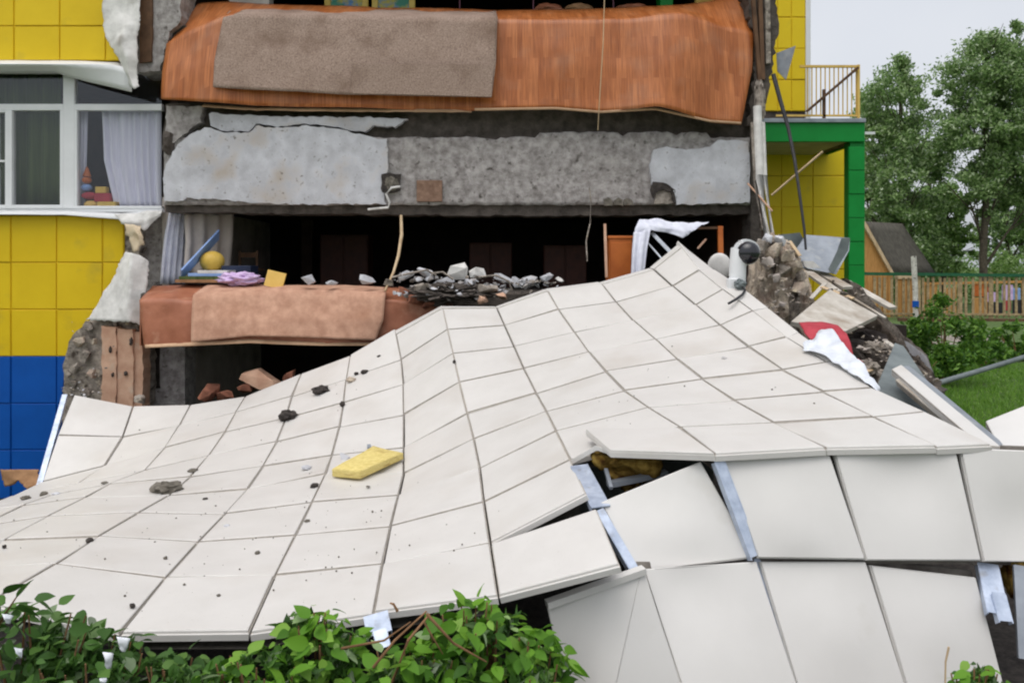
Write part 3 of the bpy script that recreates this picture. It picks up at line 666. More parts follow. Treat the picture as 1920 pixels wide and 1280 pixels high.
# steep lower rows, larger and buckled
LQ = {k: [Vector(p) for p in v] for k, v in LOW.items()}
bul = {'P1': (.02, (.45, .65), .4), 'P2': (.03, (.35, .75), .45), 'P3': (-.04, (.55, .15), .4), 'P4': (-.03, (.4, .7), .35), 'P5': (-.035, (.3, .1), .45), 'P6': (.02, (.5, .6), .4), 'P7': (.02, (.4, .5), .4)}
for i, (kk, q) in enumerate(LQ.items()):
    if kk == 'P8': continue
    b_, bp_, bw_ = bul[kk]
    cq = (q[0] + q[1] + q[2] + q[3]) / 4
    q = [v + (v - cq).normalized() * .016 for v in q]
    bq = [v + Vector((0, .075, -.02)) + (v - cq).normalized() * .03 for v in q]
    if kk != 'P1': mesh_obj('backing_board', bq + [v + Vector((0, .02, 0)) for v in bq], [(3, 2, 1, 0), (4, 5, 6, 7), (0, 1, 5, 4), (1, 2, 6, 5), (2, 3, 7, 6), (3, 0, 4, 7)], M['backing'], wall)
    panel(q, M['white_clean'], wall, bulge=b_, bpos=bp_, bw=bw_, n=12, gap=.006, seed=500 + i, th=.04, exposed=(0, 1, 2, 3))
# folded corner panel, creased down the middle
q = LQ['P8']
tl_, tr_, br_, bl_ = q
cr0, cr1 = tr_.lerp(tl_, .04) + Vector((0, -.01, 0)), bl_.lerp(br_, .36) + Vector((0, -.10, 0))
panel([tl_, cr0, cr1, bl_], M['white_clean'], wall, seed=520, gap=.001, n=3, th=.03, exposed=(0, 1, 2, 3))
panel([cr0, tr_, br_ + Vector((0, .05, 0)), cr1], M['white_clean'], wall, seed=521, gap=.001, n=3, th=.03, exposed=(0, 1, 2, 3))
bar('panel_lip', tl_ + Vector((0, .0, .012)), tr_ + Vector((0, 0, .012)), .05, .03, M['white_clean'], wall)
# galvanised rails
def rail(a, b, w, name='rail'):
    a, b = Vector(a), Vector(b); bm = bmesh.new(); up = Vector((0, -.5, .85))
    bm_bar(bm, a, b, w, .006, up)
    s = (b - a).normalized().cross(up).normalized()
    for k in (-1, 1): bm_bar(bm, a + s * (k * w / 2) - up * .02, b + s * (k * w / 2) - up * .02, .006, .04, up)
    return bm_obj(name, bm, M['galv'], wall)
rail(P(1086, 872, 4.60), P(1127, 950, 4.13), .10)
rail(P(1124, 955, 4.12), P(1196, 1078, 3.90), .045)
rail(P(1347, 860, 4.14), P(1416, 1042, 4.0), .058)
rail(P(1418, 1046, 4.06), P(1498, 1300, 3.78), .03)
rail(P(1852, 1056, 4.12), P(1872, 1150, 3.95), .10)
rail(P(1872, 1110, 4.0), P(1886, 1164, 3.92), .065, 'bracket')
rail(P(704, 1150, 3.50), P(712, 1188, 3.40), .105, 'bracket')
rail(P(712, 1180, 3.41), P(720, 1214, 3.34), .055, 'bracket')
bar('rail', U_ := P(122, 742, 8.44), P(74, 912, 7.5), .05, .05, M['galv'], wall)
# what shows through the hole: wool and sheet metal below
hb = thing('mineral_wool', 'torn brown and yellow mineral wool in the hole of the fallen cladding', 'insulation', P(1180, 900, 4.75))
for i, rows in enumerate([[[(1110, 846, 4.74), (1128, 850, 4.70), (1150, 858, 4.64)], [(1112, 852, 4.62), (1132, 858, 4.54), (1150, 866, 4.56)], [(1120, 872, 4.62), (1136, 880, 4.58), (1148, 884, 4.62)]],
                          [[(1148, 850, 4.62), (1190, 856, 4.56), (1236, 862, 4.54)], [(1150, 866, 4.52), (1194, 872, 4.46), (1240, 878, 4.46)], [(1156, 880, 4.60), (1196, 888, 4.58), (1234, 894, 4.55)]],
                          [[(1140, 868, 4.66), (1172, 880, 4.62), (1206, 900, 4.58)], [(1138, 888, 4.56), (1168, 900, 4.52), (1200, 908, 4.5)], [(1142, 902, 4.62), (1166, 910, 4.6), (1196, 914, 4.58)]]]):
    patch('wool_layer', rows, M['wool_dirty'], hb, 26, 8, .035, 9, .03, 60 + i, None, .012)
box('backing_sheet', P(1090, 925, 5.0) + Vector((0, .1, -.35)), P(1345, 845, 5.0) + Vector((0, .14, .05)), M['steel_dark'], wall)
bar('rail', P(1136, 880, 4.5), P(1146, 915, 4.35), .02, .02, M['steel'], wall)
bar('rail', P(1140, 908, 4.42), P(1250, 886, 4.5), .05, .03, M['steel'], wall)

# image place -> point on the sheet
TR = []
for ci, c in enumerate(NM[:-1]):
    for r in range(9):
        ks = [(c, r), (NM[ci + 1], r), (NM[ci + 1], r + 1), (c, r + 1)]
        if all(k in GR for k in ks): TR += [(ks[0], ks[1], ks[2]), (ks[0], ks[2], ks[3])]
def on_sheet(px, py):
    for t in TR:
        a, b, c = [pix(GR[k]) for k in t]
        det = (b[1] - c[1]) * (a[0] - c[0]) + (c[0] - b[0]) * (a[1] - c[1])
        if abs(det) < 1e-9: continue
        l1 = ((b[1] - c[1]) * (px - c[0]) + (c[0] - b[0]) * (py - c[1])) / det
        l2 = ((c[1] - a[1]) * (px - c[0]) + (a[0] - c[0]) * (py - c[1])) / det
        l3 = 1 - l1 - l2
        if min(l1, l2, l3) >= -.001:
            iv = l1 / GR[t[0]].y + l2 / GR[t[1]].y + l3 / GR[t[2]].y
            n = (GR[t[1]] - GR[t[0]]).cross(GR[t[2]] - GR[t[0]]).normalized()
            return P(px, py, 1 / iv), (n if n.z > 0 else -n)
    return None, None

# ------------------------------------------------------------------ right wing with canopy
wing = thing('entrance_wing', 'yellow clad wing with a green canopy and green column at the right', 'building', P(1540, 640, 14.2))
D1 = 14.5
pbox('wall', 1380, -300, 1512, 224, D1 + .035, D1 + 4, M['concrete_dark'], wing)
pbox('wall', 1380, 262, 1591, 760, D1 + .035, D1 + 4, M['concrete_dark'], wing)
pbox('corner_trim', 1511, -300, 1520, 224, D1 - .02, D1 + 4, M['pvc'], wing)
k = 0
for y0 in (-260, -202, -143, -85, -26, 33, 91, 150):
    for x0, x1 in ((1400, 1458), (1458, 1484), (1484, 1511)):
        k += 1; cassette('facade_panel', [(x0, y0), (x1, y0), (x1, y0 + 58.5), (x0, y0 + 58.5)], D1, M['yellow2'], wing, seed=700 + k, j=1.)
for y0 in (271, 330, 388, 446, 505, 563, 621):
    for x0, x1 in ((1407, 1465), (1465, 1524), (1524, 1591)):
        k += 1; cassette('facade_panel', [(x0, y0), (x1, y0), (x1, y0 + 58.5), (x0, y0 + 58.5)], D1, M['yellow2'], wing, seed=700 + k, j=1.)
# canopy: fascia, cap, soffit, roof body; column of short green panels
can = pbox('canopy', 1434, 229, 1622, 266, 13.0, 13.05, M['green'], wing, .01)
a, b = P(1434, 229, 13.0), P(1622, 266, 13.0)
box('canopy_roof', (a.x - .3, 13.05, b.z + .03), (b.x - .02, D1 + .02, a.z - .02), M['concrete_dark'], can)
box('soffit', (a.x - .3, 13.05, b.z), (b.x - .3, D1 + .02, b.z + .03), M['inner_pale'], can)
box('side_fascia', (b.x - .05, 13.05, b.z), (b.x, D1 + 3, a.z), M['green'], can)
pbox('roof_cap', 1432, 222, 1624, 229.5, 12.96, 13.1, M['steel'], can, .005)
pbox('outlet', 1621, 247, 1641, 252, 13.2, 13.25, M['pvc'], can)
pbox('column', 1594, 266, 1619, 760, 13.06, 13.3, M['green'], wing)
for i in range(9):
    y0 = 275 + 44.5 * i
    cassette('column_panel', [(1591, y0), (1621.5, y0), (1621.5, y0 + 44.5), (1591, y0 + 44.5)], 13.02, M['green'], wing, seed=760 + i, j=.8)
    a_, b_ = P(1621.5, y0, 13.05), P(1621.5, y0 + 44, 13.05)
box('column_side', (P(1621.3, 0, 13.05).x - .02, 13.05, -1.2), (P(1621.3, 0, 13.05).x, 13.42, P(0, 266, 13.05).z), M['green'], wing)
# balcony railing
ral = thing('balcony_railing', 'thin yellow metal balcony railing standing on the green canopy', 'railing', P(1560, 224, 13.15))
bar('top_rail', P(1500, 125, 13.1), P(1611, 125, 13.1), .04, .04, M['boxyellow'], ral)
bar('bottom_rail', P(1455, 217, 13.1), P(1611, 217, 13.1), .03, .03, M['boxyellow'], ral)
pb = tube('bar', [P(1514, 217, 13.1), P(1514, 125, 13.1)], .011, M['boxyellow'], ral, 6)
for i in range(1, 12):
    o = pb.copy(); COL.objects.link(o); o.location = pb.location + Vector((i * 8.3 / F * 13.1, 0, 0))
bar('post', P(1609, 222, 13.1), P(1609, 122, 13.1), .045, .045, M['boxyellow'], ral)
bar('top_rail', P(1609, 125, 13.1), P(1600, 135, 14.5), .04, .04, M['boxyellow'], ral)
bar('brace', P(1513, 209, 13.05), P(1609, 127, 13.05), .05, .04, M['wood_dark'], ral)
bar('post', P(1545, 222, 13.1), P(1545, 168, 13.1), .05, .03, M['wood_dark'], ral)

# ------------------------------------------------------------------ things hanging on the torn facade
up = thing('linoleum_sheet', 'orange wood print linoleum folded down over the upper floor edge', 'flooring', P(860, 30, 10.0))
def wv(u, v): return .05 * v * math.sin(u * 9 + .6) + .035 * v * math.sin(u * 23) + .07 * math.exp(-((u - .86) / .045) ** 2) * min(1, v * 2) - .06 * math.exp(-((u - .95) / .035) ** 2) * min(1, v * 2)
patch('sheet', [[(352, 36, 10.35), (372, 8, 10.5), (430, 6, 10.6), (930, 20, 10.7), (1120, 18, 10.7), (1290, 8, 10.6), (1388, -6, 10.4)],
                [(312, 82, 10.0), (400, 44, 9.96), (432, 30, 9.95), (935, 38, 9.93), (1120, 38, 9.93), (1290, 34, 9.92), (1350, 46, 9.92), (1413, 62, 9.95)],
                [(306, 140, 9.92), (400, 120, 9.88), (935, 126, 9.84), (1290, 126, 9.82), (1412, 132, 9.86)],
                [(305, 188, 9.88), (380, 194, 9.86), (480, 199, 9.85), (885, 206, 9.82), (1042, 204, 9.80), (1126, 211, 9.78), (1228, 205, 9.78), (1332, 228, 9.76), (1392, 232, 9.78)]],
      M['lino'], up, 110, 10, .022, 1.6, .007, 4, wv)
patch('underlayer', [[(382, 196, 9.93), (480, 202, 9.92), (884, 206, 9.9)], [(378, 200, 9.9), (480, 207, 9.9), (640, 209, 9.9), (884, 211, 9.88)]], M['lino_back'], up, 40, 3, .008, 4, .008, 5, None, .004)
cp = patch('carpet', [[(445, 14, 10.55), (700, 20, 10.58), (930, 22, 10.6)], [(418, 33, 9.9), (446, 27, 9.88), (933, 35, 9.85)], [(403, 112, 9.80), (660, 116, 9.76), (930, 120, 9.76)],
                      [(400, 164, 9.74), (470, 169, 9.73), (560, 171, 9.71), (660, 178, 9.71), (790, 180, 9.71), (922, 183, 9.69)]], M['carpet'], None, 70, 9, .018, 2.2, .014, 6, lambda u, v: .012 * math.sin(u * 14) * v)
tag(cp, 'beige grey carpet hanging over the orange linoleum of the upper floor', 'carpet')
prism('flap', [(660, 119), (926, 121), (921, 181.5), (790, 178), (660, 175)], 9.674, .012, M['carpet'], cp, .4, 20, 7)
lo = thing('linoleum_sheet', 'red brown linoleum wrapped over the sagging lower floor edge', 'flooring', P(500, 645, 9.3))
patch('sheet', [[(286, 536, 9.9), (360, 533, 9.9), (740, 537, 9.9), (850, 552, 9.7)], [(262, 564, 9.28), (300, 562, 9.27), (362, 566, 9.25), (520, 560, 9.25), (740, 562, 9.25), (850, 585, 9.2)],
                [(265, 610, 9.24), (360, 608, 9.22), (740, 602, 9.22), (850, 610, 9.2)], [(270, 650, 9.22), (360, 649, 9.2), (470, 641, 9.2), (600, 646, 9.2), (700, 646, 9.2), (850, 640, 9.2)]],
      M['lino2'], lo, 70, 8, .025, 2.2, .008, 8, lambda u, v: .03 * v * math.sin(u * 13))
box('side_fold', P(262, 648, 9.29), P(262, 566, 9.29) + Vector((.012, .5, 0)), M['lino2'], lo)
patch('hem', [[(272, 646, 9.19), (470, 636, 9.17), (600, 642, 9.17), (700, 642, 9.17)], [(272, 652, 9.17), (470, 643, 9.15), (600, 648, 9.15), (700, 648, 9.15)]], M['lino_back'], lo, 40, 2, .006, 4, .008, 9)
rg = patch('rug', [[(392, 533, 9.80), (720, 537, 9.80)], [(364, 560, 9.235), (520, 548, 9.3), (724, 556, 9.235)], [(362, 602, 9.18), (720, 600, 9.18)], [(362, 641, 9.16), (470, 630, 9.155), (560, 632, 9.155), (705, 638, 9.16)]], M['rug'], None, 60, 8, .014, 2.6, .012, 10, lambda u, v: .05 * min(1, v * 3) + .015 * math.sin(u * 17) * v)
tag(rg, 'pale pinkish rug lying over the sagging lower floor edge', 'rug')

def sheetthing(name, rows, m, label, cat, **kw):
    o = patch(name, rows, m, None, **kw); return tag(o, label, cat)
# torn membranes
sheetthing('torn_membrane', [[(197, -60, 9.94), (262, -60, 9.92)], [(193, 20, 9.93), (262, 20, 9.86)], [(193, 60, 9.9), (240, 50, 9.8), (262, 40, 9.84)], [(205, 84, 9.88), (228, 78, 9.76), (258, 70, 9.84)], [(226, 112, 9.86), (238, 110, 9.74), (258, 110, 9.82)], [(232, 126, 9.86), (240, 140, 9.76), (258, 140, 9.82)], [(244, 160, 9.82), (252, 168, 9.76), (261, 162, 9.8)]],
           M['membrane'], 'white torn membrane strip hanging at the upper left beside the yellow cladding', 'torn membrane', nu=18, nv=6, amp=.022, nscale=4, thick=.004, seed=11, rag=.01)
sheetthing('torn_membrane', [[(236, 472, 9.78), (246, 474, 9.6), (262, 478, 9.66), (280, 490, 9.72)], [(220, 505, 9.74), (243, 505, 9.56), (258, 508, 9.62), (278, 514, 9.7)], [(194, 555, 9.7), (242, 555, 9.52), (256, 558, 9.6), (272, 564, 9.66)], [(163, 600, 9.66), (240, 604, 9.5), (254, 606, 9.56), (264, 612, 9.6)]],
           M['membrane'], 'grey white membrane torn off the wall, hanging above the brick pier', 'torn membrane', nu=24, nv=8, amp=.025, nscale=4, thick=.004, seed=12, rag=.012)
sheetthing('torn_wallpaper', [[(236, 420, 9.86), (262, 424, 9.8)], [(238, 440, 9.84), (258, 436, 9.74), (270, 452, 9.78)], [(244, 452, 9.84), (262, 448, 9.74), (271, 458, 9.78)], [(250, 474, 9.82), (256, 472, 9.76), (262, 462, 9.78)]],
           M['scrap_beige'], 'cream coloured torn scrap curling below the white window sill', 'wall scrap', nu=10, nv=4, amp=.04, nscale=6, thick=.004, seed=13, rag=.012)
sheetthing('torn_foil', [[(215, 402, 9.93), (303, 396, 9.99)], [(226, 414, 9.9), (262, 418, 9.86), (303, 400, 9.95)], [(236, 418, 9.9), (270, 432, 9.86), (300, 404, 9.95)]],
           M['membrane'], 'crumpled white foil on the right end of the window sill', 'foil', nu=18, nv=4, amp=.04, nscale=6, thick=.004, seed=14, rag=.01)
sheetthing('room_curtain', [[(318, 394, 10.2), (352, 394, 10.5)], [(308, 440, 10.15), (350, 440, 10.5)], [(300, 532, 10.1), (345, 532, 10.4)]],
           M['cloth_white'], 'white curtain hanging at the left side of the opened room', 'curtain', nu=30, nv=5, amp=.01, thick=.004, seed=15, wave=lambda u, v: .03 * math.sin(u * 26))
# window contents
sheetthing('lace_curtain', [[(192, 207, 10.33), (303, 207, 10.30)], [(196, 300, 10.33), (303, 300, 10.30)], [(216, 392, 10.30), (303, 392, 10.28)]], M['curtain'],
           'sheer white curtain with folds behind the right window pane', 'curtain', nu=70, nv=6, amp=.01, thick=.003, seed=16, wave=lambda u, v: .035 * math.sin(u * 40 + 2 * math.sin(u * 9)))
sheetthing('window_curtain', [[(145, 207, 10.33), (166, 207, 10.33)], [(145, 392, 10.33), (160, 392, 10.33)]], M['curtain'], 'narrow sheer curtain strip beside the window mullion', 'curtain', nu=16, nv=4, amp=.01, thick=.003, seed=17, wave=lambda u, v: .02 * math.sin(u * 20))
sheetthing('green_curtain', [[(-300, 140, 10.36), (118, 140, 10.36)], [(-300, 392, 10.36), (118, 392, 10.36)]], M['curtain_green'], 'dark green curtain filling the left window', 'curtain', nu=120, nv=4, amp=.01, thick=.004, seed=18, wave=lambda u, v: .04 * math.sin(u * 90))
toy = thing('stacking_toy', 'colourful stacked toy tower standing on the window sill inside the glass', 'toy', P(165, 390, 10.28))
for i, (y0, y1, x0, x1, cc) in enumerate([(376, 391, 158, 186, 'boxyellow'), (360, 374, 153, 182, 'red'), (345, 359, 154, 172, 'toyblue'), (331, 345, 155, 171, 'orange')]):
    c_ = P((x0 + x1) / 2, (y0 + y1) / 2, 10.28); lump('ring', c_, ((x1 - x0) / 2 / F * 10.3, .07, (y1 - y0) / 2 / F * 10.3), M[cc], toy, 0, 0, 1, 3, 180)
bm = bmesh.new(); bmesh.ops.create_cone(bm, segments=14, radius1=.055, radius2=.01, depth=.13, matrix=Matrix.Translation(P(163, 322, 10.28))); bm_obj('cone', bm, M['orange'], toy, 40)
toyb = thing('toy_box', 'yellow and red toy blocks beside the stacked toy tower', 'toy', P(198, 390, 10.34))
box('block', P(182, 392, 10.22), P(216, 378, 10.22) + Vector((0, .15, 0)), M['toyyellow'], toyb, .006); box('block', P(176, 378, 10.23), P(206, 362, 10.23) + Vector((0, .12, 0)), M['red'], toyb, .006); box('block', P(178, 362, 10.24), P(198, 350, 10.24) + Vector((0, .1, 0)), M['toyyellow'], toyb, .006)
# cords, pipes, wires
o = tube('hanging_cord', [P(752, 404, 9.95), P(753, 440, 9.8), P(747, 480, 9.6), P(738, 510, 9.4), P(722, 545, 9.22)], [.018, .022, .02, .016, .012], M['wood'], None); tag(o, 'pale cord hanging from the beam down to the rubble on the floor edge', 'cord')
o = tube('bent_pipe', [P(690, 393, 9.86), P(728, 389, 9.84), P(731, 380, 9.84), P(724, 364, 9.85), P(734, 352, 9.85), P(750, 350, 9.9)], .016, M['membrane'], None); tag(o, 'thin white bent pipe sticking out below the concrete beam', 'pipe')
o = tube('vertical_wire', [P(1135, -60, 9.8), P(1131, 80, 9.74), P(1124, 190, 9.68), P(1121, 244, 9.85)], .006, M['wood'], None, 6); tag(o, 'thin pale wire hanging straight down across the orange linoleum', 'wire')
o = tube('loose_wire', [P(1105, 352, 9.9), P(1108, 378, 9.88), P(1106, 420, 9.7), P(1099, 452, 9.6), P(1101, 490, 9.4)], .009, M['mortar'], None, 6); tag(o, 'grey wire dangling from the beam into the dark opening', 'wire')
o = tube('black_cable', [P(1450, 140, 9.7), P(1462, 185, 9.6), P(1478, 240, 9.5), P(1490, 300, 9.3), P(1500, 370, 9.1), P(1508, 430, 9.0), P(1511, 468, 8.95)], [.03, .028, .024, .02, .018, .016, .014], M['black'], None); tag(o, 'thick black cable hanging past the yellow wall beside the green canopy', 'cable')
pp = thing('white_conduit', 'bundle of pale conduits standing at the right wall break', 'conduit', P(1440, 450, 9.6))
for i, (a, b, c_, r) in enumerate([((1420, 200), (1424, 330), (1440, 462), .055), ((1430, 230), (1434, 330), (1450, 455), .03), ((1410, 230), (1416, 340), (1428, 430), .022)]):
    tube('pipe', [P(*a, 9.85), P(*b, 9.75), P(*c_, 9.3)], r, M['membrane'] if i != 2 else M['mortar'], pp)
o = tube('wooden_stick', [P(1447, 366, 9.6), P(1543, 284, 9.3)], .014, M['wood'], None, 6); tag(o, 'pale wooden stick slanting across the yellow wall under the canopy', 'stick')
o = tube('thin_rod', [P(1402, 344, 9.8), P(1448, 396, 9.4)], .011, M['brick'], None, 6); tag(o, 'thin reddish rod across the white conduits', 'rod')
o = prism('bent_plate', [(1456, 100), (1492, 86), (1474, 150), (1458, 134)], 9.75, .01, M['steel'], None, 0, tilt=lambda p: (1492 - p[0]) * .006); tag(o, 'triangular grey metal scrap sticking out at the upper right wall break', 'metal scrap')
# upper room contents
for i, (x0, x1, c_) in enumerate([(608, 690, 0), (697, 778, 1)]):
    t = thing('framed_poster', ['yellow framed picture board standing on the upper floor, the left one', 'yellow framed picture board standing on the upper floor, the right one'][i], 'picture', P((x0 + x1) / 2, 28, 11.0), 'framed boards on the upper floor')
    z0, z1 = P(0, 24, 11.0).z, P(0, -70, 11.0).z; xa, xb = P(x0, 0, 11.0).x, P(x1, 0, 11.0).x; w_ = .085
    box('frame', (xa, 11.0, z0), (xa + w_, 11.05, z1), M['toyyellow'], t, .005); box('frame', (xb - w_, 11.0, z0), (xb, 11.05, z1), M['toyyellow'], t, .005)
    box('board', (xa + w_, 11.02, z0), (xb - w_, 11.05, z1), mat('poster_print_%d' % i, C3(96, 140, 190), C3(190, 176, 80), .6, 5, 3, ramp=(.4, .55), spots=[(C3(70, 140, 120), 4, .55, .65)]), t)
for i, x in enumerate((862, 1000, 1150)):
    o = bar('rack_post', P(x, 26, 11.2), P(x, -70, 11.2), .02, .02, mat('purple_metal_%d' % i, C3(110, 60, 80), C3(130, 76, 96), .5), None)
    tag(o, ['thin purple rack post nearest the picture boards', 'thin purple rack post in the middle of the upper opening', 'thin purple rack post at the right of the upper opening'][i], 'post', 'rack posts on the upper floor')
o = pbox('green_box', 1238, -40, 1262, 14, 11.0, 11.3, M['green'], None, .005); tag(o, 'green box standing at the right end of the upper floor', 'box')
o = pbox('cream_panel', 1305, -40, 1340, 6, 10.9, 11.0, M['boxyellow'], None, .005); tag(o, 'cream board at the right end of the upper floor', 'board')
for i, (x, w_) in enumerate([(1030, 30), (1085, 26), (1190, 34)]):
    o = lump('heap', P(x, 20, 11.0), (w_ / F * 11, .15, .09), M['card'] if i % 2 else M['lino2'], None, 70 + i, .25, 1.5, 3); o.name = 'cardboard_scrap'; tag(o, ['brown scrap heap on the upper floor left of the wire', 'brown cardboard scrap on the upper floor beside the wire', 'reddish scrap heap on the upper floor right of the wire'][i], 'scrap', 'scraps on the upper floor')
# middle room contents
o = bar('blue_board', P(340, 515, 9.75), P(410, 440, 10.3), .02, .20, M['toyblue'], None, (0.3, -.8, .6)); tag(o, 'pale blue board leaning diagonally inside the opened room', 'board')
o = lump('yellow_ball', P(398, 490, 10.1), (.155, .155, .135), M['toyyellow'], None, 0, .0, 1, 4, 180); tag(o, 'yellow ball on the left of the opened room floor', 'ball')
st = thing('book_pile', 'pile of thin flat books under the yellow ball', 'books', P(385, 524, 9.75))
for i, (x0, x1, y, c_) in enumerate([(328, 420, 524, 'card'), (335, 412, 518, 'curtain_green'), (352, 418, 512, 'toyblue'), (370, 426, 507, 'membrane')]):
    box('book', P(x0, y + 6, 9.7), P(x1, y, 9.7) + Vector((0, .4, 0)), M[c_], st, .004)
o = lump('lilac_cloth', P(452, 523, 9.65), (.26, .16, .075), M['pink'], None, 81, .5, 2.2, 4, 180); tag(o, 'crumpled lilac cloth on the floor edge of the opened room', 'cloth')
o = bar('yellow_card', P(499, 520, 9.5), P(533, 528, 9.44), .012, .2, M['boxyellow'], None, (0, .15, 1)); tag(o, 'pale yellow card box standing on the floor edge of the opened room', 'card')
o = pbox('blue_box', 415, 498, 470, 522, 10.0, 10.3, mat('navy_board', C3(24, 34, 58), C3(32, 44, 72), .6), None, .005); tag(o, 'dark blue box behind the lilac cloth', 'box')
ch = thing('small_chair', 'dark red child chair standing in shade inside the opened room', 'chair', P(470, 520, 11.0))
for x in (450, 482):
    bar('leg', P(x, 535, 11.0), P(x, 470, 11.0), .03, .03, M['wood_dark'], ch)
bar('backrest', P(450, 478, 11.0), P(482, 478, 11.0), .02, .07, M['wood_dark'], ch); box('seat', P(448, 508, 10.8), P(484, 503, 10.8) + Vector((0, .25, 0)), M['wood_dark'], ch)
for i, (x0, x1, y0, d_) in enumerate([(600, 690, 440, 12.5), (1020, 1100, 460, 11.6), (880, 960, 455, 12.0)]):
    t = thing('locker', ['dark cupboard deep in the left of the opened room', 'dark reddish cupboard behind the dangling wire', 'dark cupboard at the back of the opened room behind the rubble'][i], 'cupboard', P((x0 + x1) / 2, 540, d_))
    z0 = 1.38; a, b = P(x0, 0, d_).x, P(x1, 0, d_).x; zt = P(0, y0, d_).z
    m_ = mat('red_brown_laminate_%d' % i, C3(58, 28, 18), C3(72, 36, 22), .6); box('body', (a, d_, z0), (b, d_ + .45, zt), m_, t, .006)
    for q in (0, 1): box('door', (a + (b - a) * (q * .5 + .02), d_ - .02, z0 + .03), (a + (b - a) * (q * .5 + .48), d_, zt - .03), m_, t, .004)
ol = thing('orange_locker', 'orange laminate locker standing in the right of the opened room', 'locker', P(1162, 520, 9.5))
box('body', P(1142, 540, 9.5), P(1186, 446, 9.5) + Vector((0, .35, 0)), M['orange'], ol, .008); box('top', P(1140, 447, 9.48), P(1188, 442, 9.48) + Vector((0, .4, 0)), M['orange'], ol, .004); box('door', P(1145, 538, 9.49), P(1183, 455, 9.49) + Vector((0, .012, 0)), M['orange'], ol, .003)
o = bar('pink_post', P(1137, 520, 9.4), P(1134, 420, 9.5), .03, .03, M['brick'], None); tag(o, 'thin pinkish post left of the orange locker', 'post')
sheetthing('white_drape', [[(1198, 412, 9.4), (1230, 409, 9.5), (1262, 416, 9.5), (1292, 418, 9.6), (1330, 414, 9.7)], [(1190, 430, 9.3), (1222, 424, 9.36), (1262, 430, 9.4), (1292, 436, 9.45), (1322, 420, 9.6)], [(1187, 452, 9.28), (1218, 432, 9.34), (1250, 436, 9.4), (1280, 447, 9.4), (1302, 426, 9.55)]], M['cloth_white'], 'white cloth draped over a frame behind the top edge of the fallen panels', 'cloth', nu=40, nv=5, amp=.03, nscale=5, thick=.005, seed=19)
sheetthing('white_drape', [[(1188, 436, 9.27), (1220, 430, 9.25)], [(1185, 470, 9.2), (1214, 462, 9.2)], [(1183, 520, 9.15), (1208, 512, 9.15)]], M['cloth_white'], 'white cloth strip hanging down beside the orange locker', 'cloth', nu=14, nv=6, amp=.015, nscale=5, thick=.005, seed=20, wave=lambda u, v: .02 * math.sin(u * 12))
for i, (a, b) in enumerate([((1222, 436), (1262, 478)), ((1212, 452), (1240, 484))]):
    o = bar('metal_strap', P(*a, 9.4), P(*b, 9.2), .045 if i == 0 else .02, .01, M['steel'], None, (0, -1, .2)); tag(o, ['wide grey metal strap leaning behind the top of the fallen panels', 'narrow grey metal strap leaning behind the top of the fallen panels'][i], 'strap')
o = bar('brown_post', P(1352, 520, 9.7), P(1350, 424, 9.75), .06, .05, M['orange'], None); tag(o, 'brown wooden post in the dark right of the opened room', 'post')
o = bar('brown_rail', P(1290, 428, 9.76), P(1356, 427, 9.76), .04, .03, M['wood_dark'], None); tag(o, 'dark wooden rail joined to the brown post', 'rail')
o = bar('wood_stick', P(1308, 466, 9.4), P(1324, 448, 9.4), .02, .02, M['brick'], None); tag(o, 'short thin slat in the dark beside the white cloth', 'slat')
o = lump('grey_disc', P(1349, 500, 9.0), (.14, .05, .16), M['membrane'], None, 0, 0, 1, 4, 180); tag(o, 'round grey disc behind the fallen panels beside the camera', 'disc')
# rubble on the floor edge
hp = lump('rubble_mound', P(840, 550, 9.15), (.46, .3, .10), M['concrete_dark'], None, 90, .55, 3.2, 5); tag(hp, 'dark mound of crushed concrete on the lower floor edge', 'rubble')
CH = ['small brownish mortar chunk beside the foot of the pale cord', 'flat pale grey chunk just right of the pale cord', 'pale grey chunk under the left grey cable', 'pale grey chunk on the dark mound below the white block',
      'large upright white block on the dark rubble mound', 'smaller white block right of the large white block', 'wide pale grey chunk in front of the two white blocks', 'brownish mortar chunk low in front of the smaller white block', 'flat pale grey chunk under the curling grey cable',
      'tall pale grey chunk right of the curling grey cable', 'pale grey chunk beside the tall chunk near the panels', 'pale grey chunk furthest right on the floor edge', 'brownish mortar chunk on the left of the dark mound', 'red brick chunk at the lower left of the dark mound',
      'wide pinkish brick chunk just above the top panel edge', 'brownish mortar chunk left of the wide pinkish brick chunk', 'pinkish brick chunk right of the wide pinkish brick chunk', 'red brick chunk touching the top panel corner', 'black chunk in the middle of the dark mound', 'small red brick chunk on the rug end', 'tiny white block at the right end of the rubble']
rb = random.Random(5)
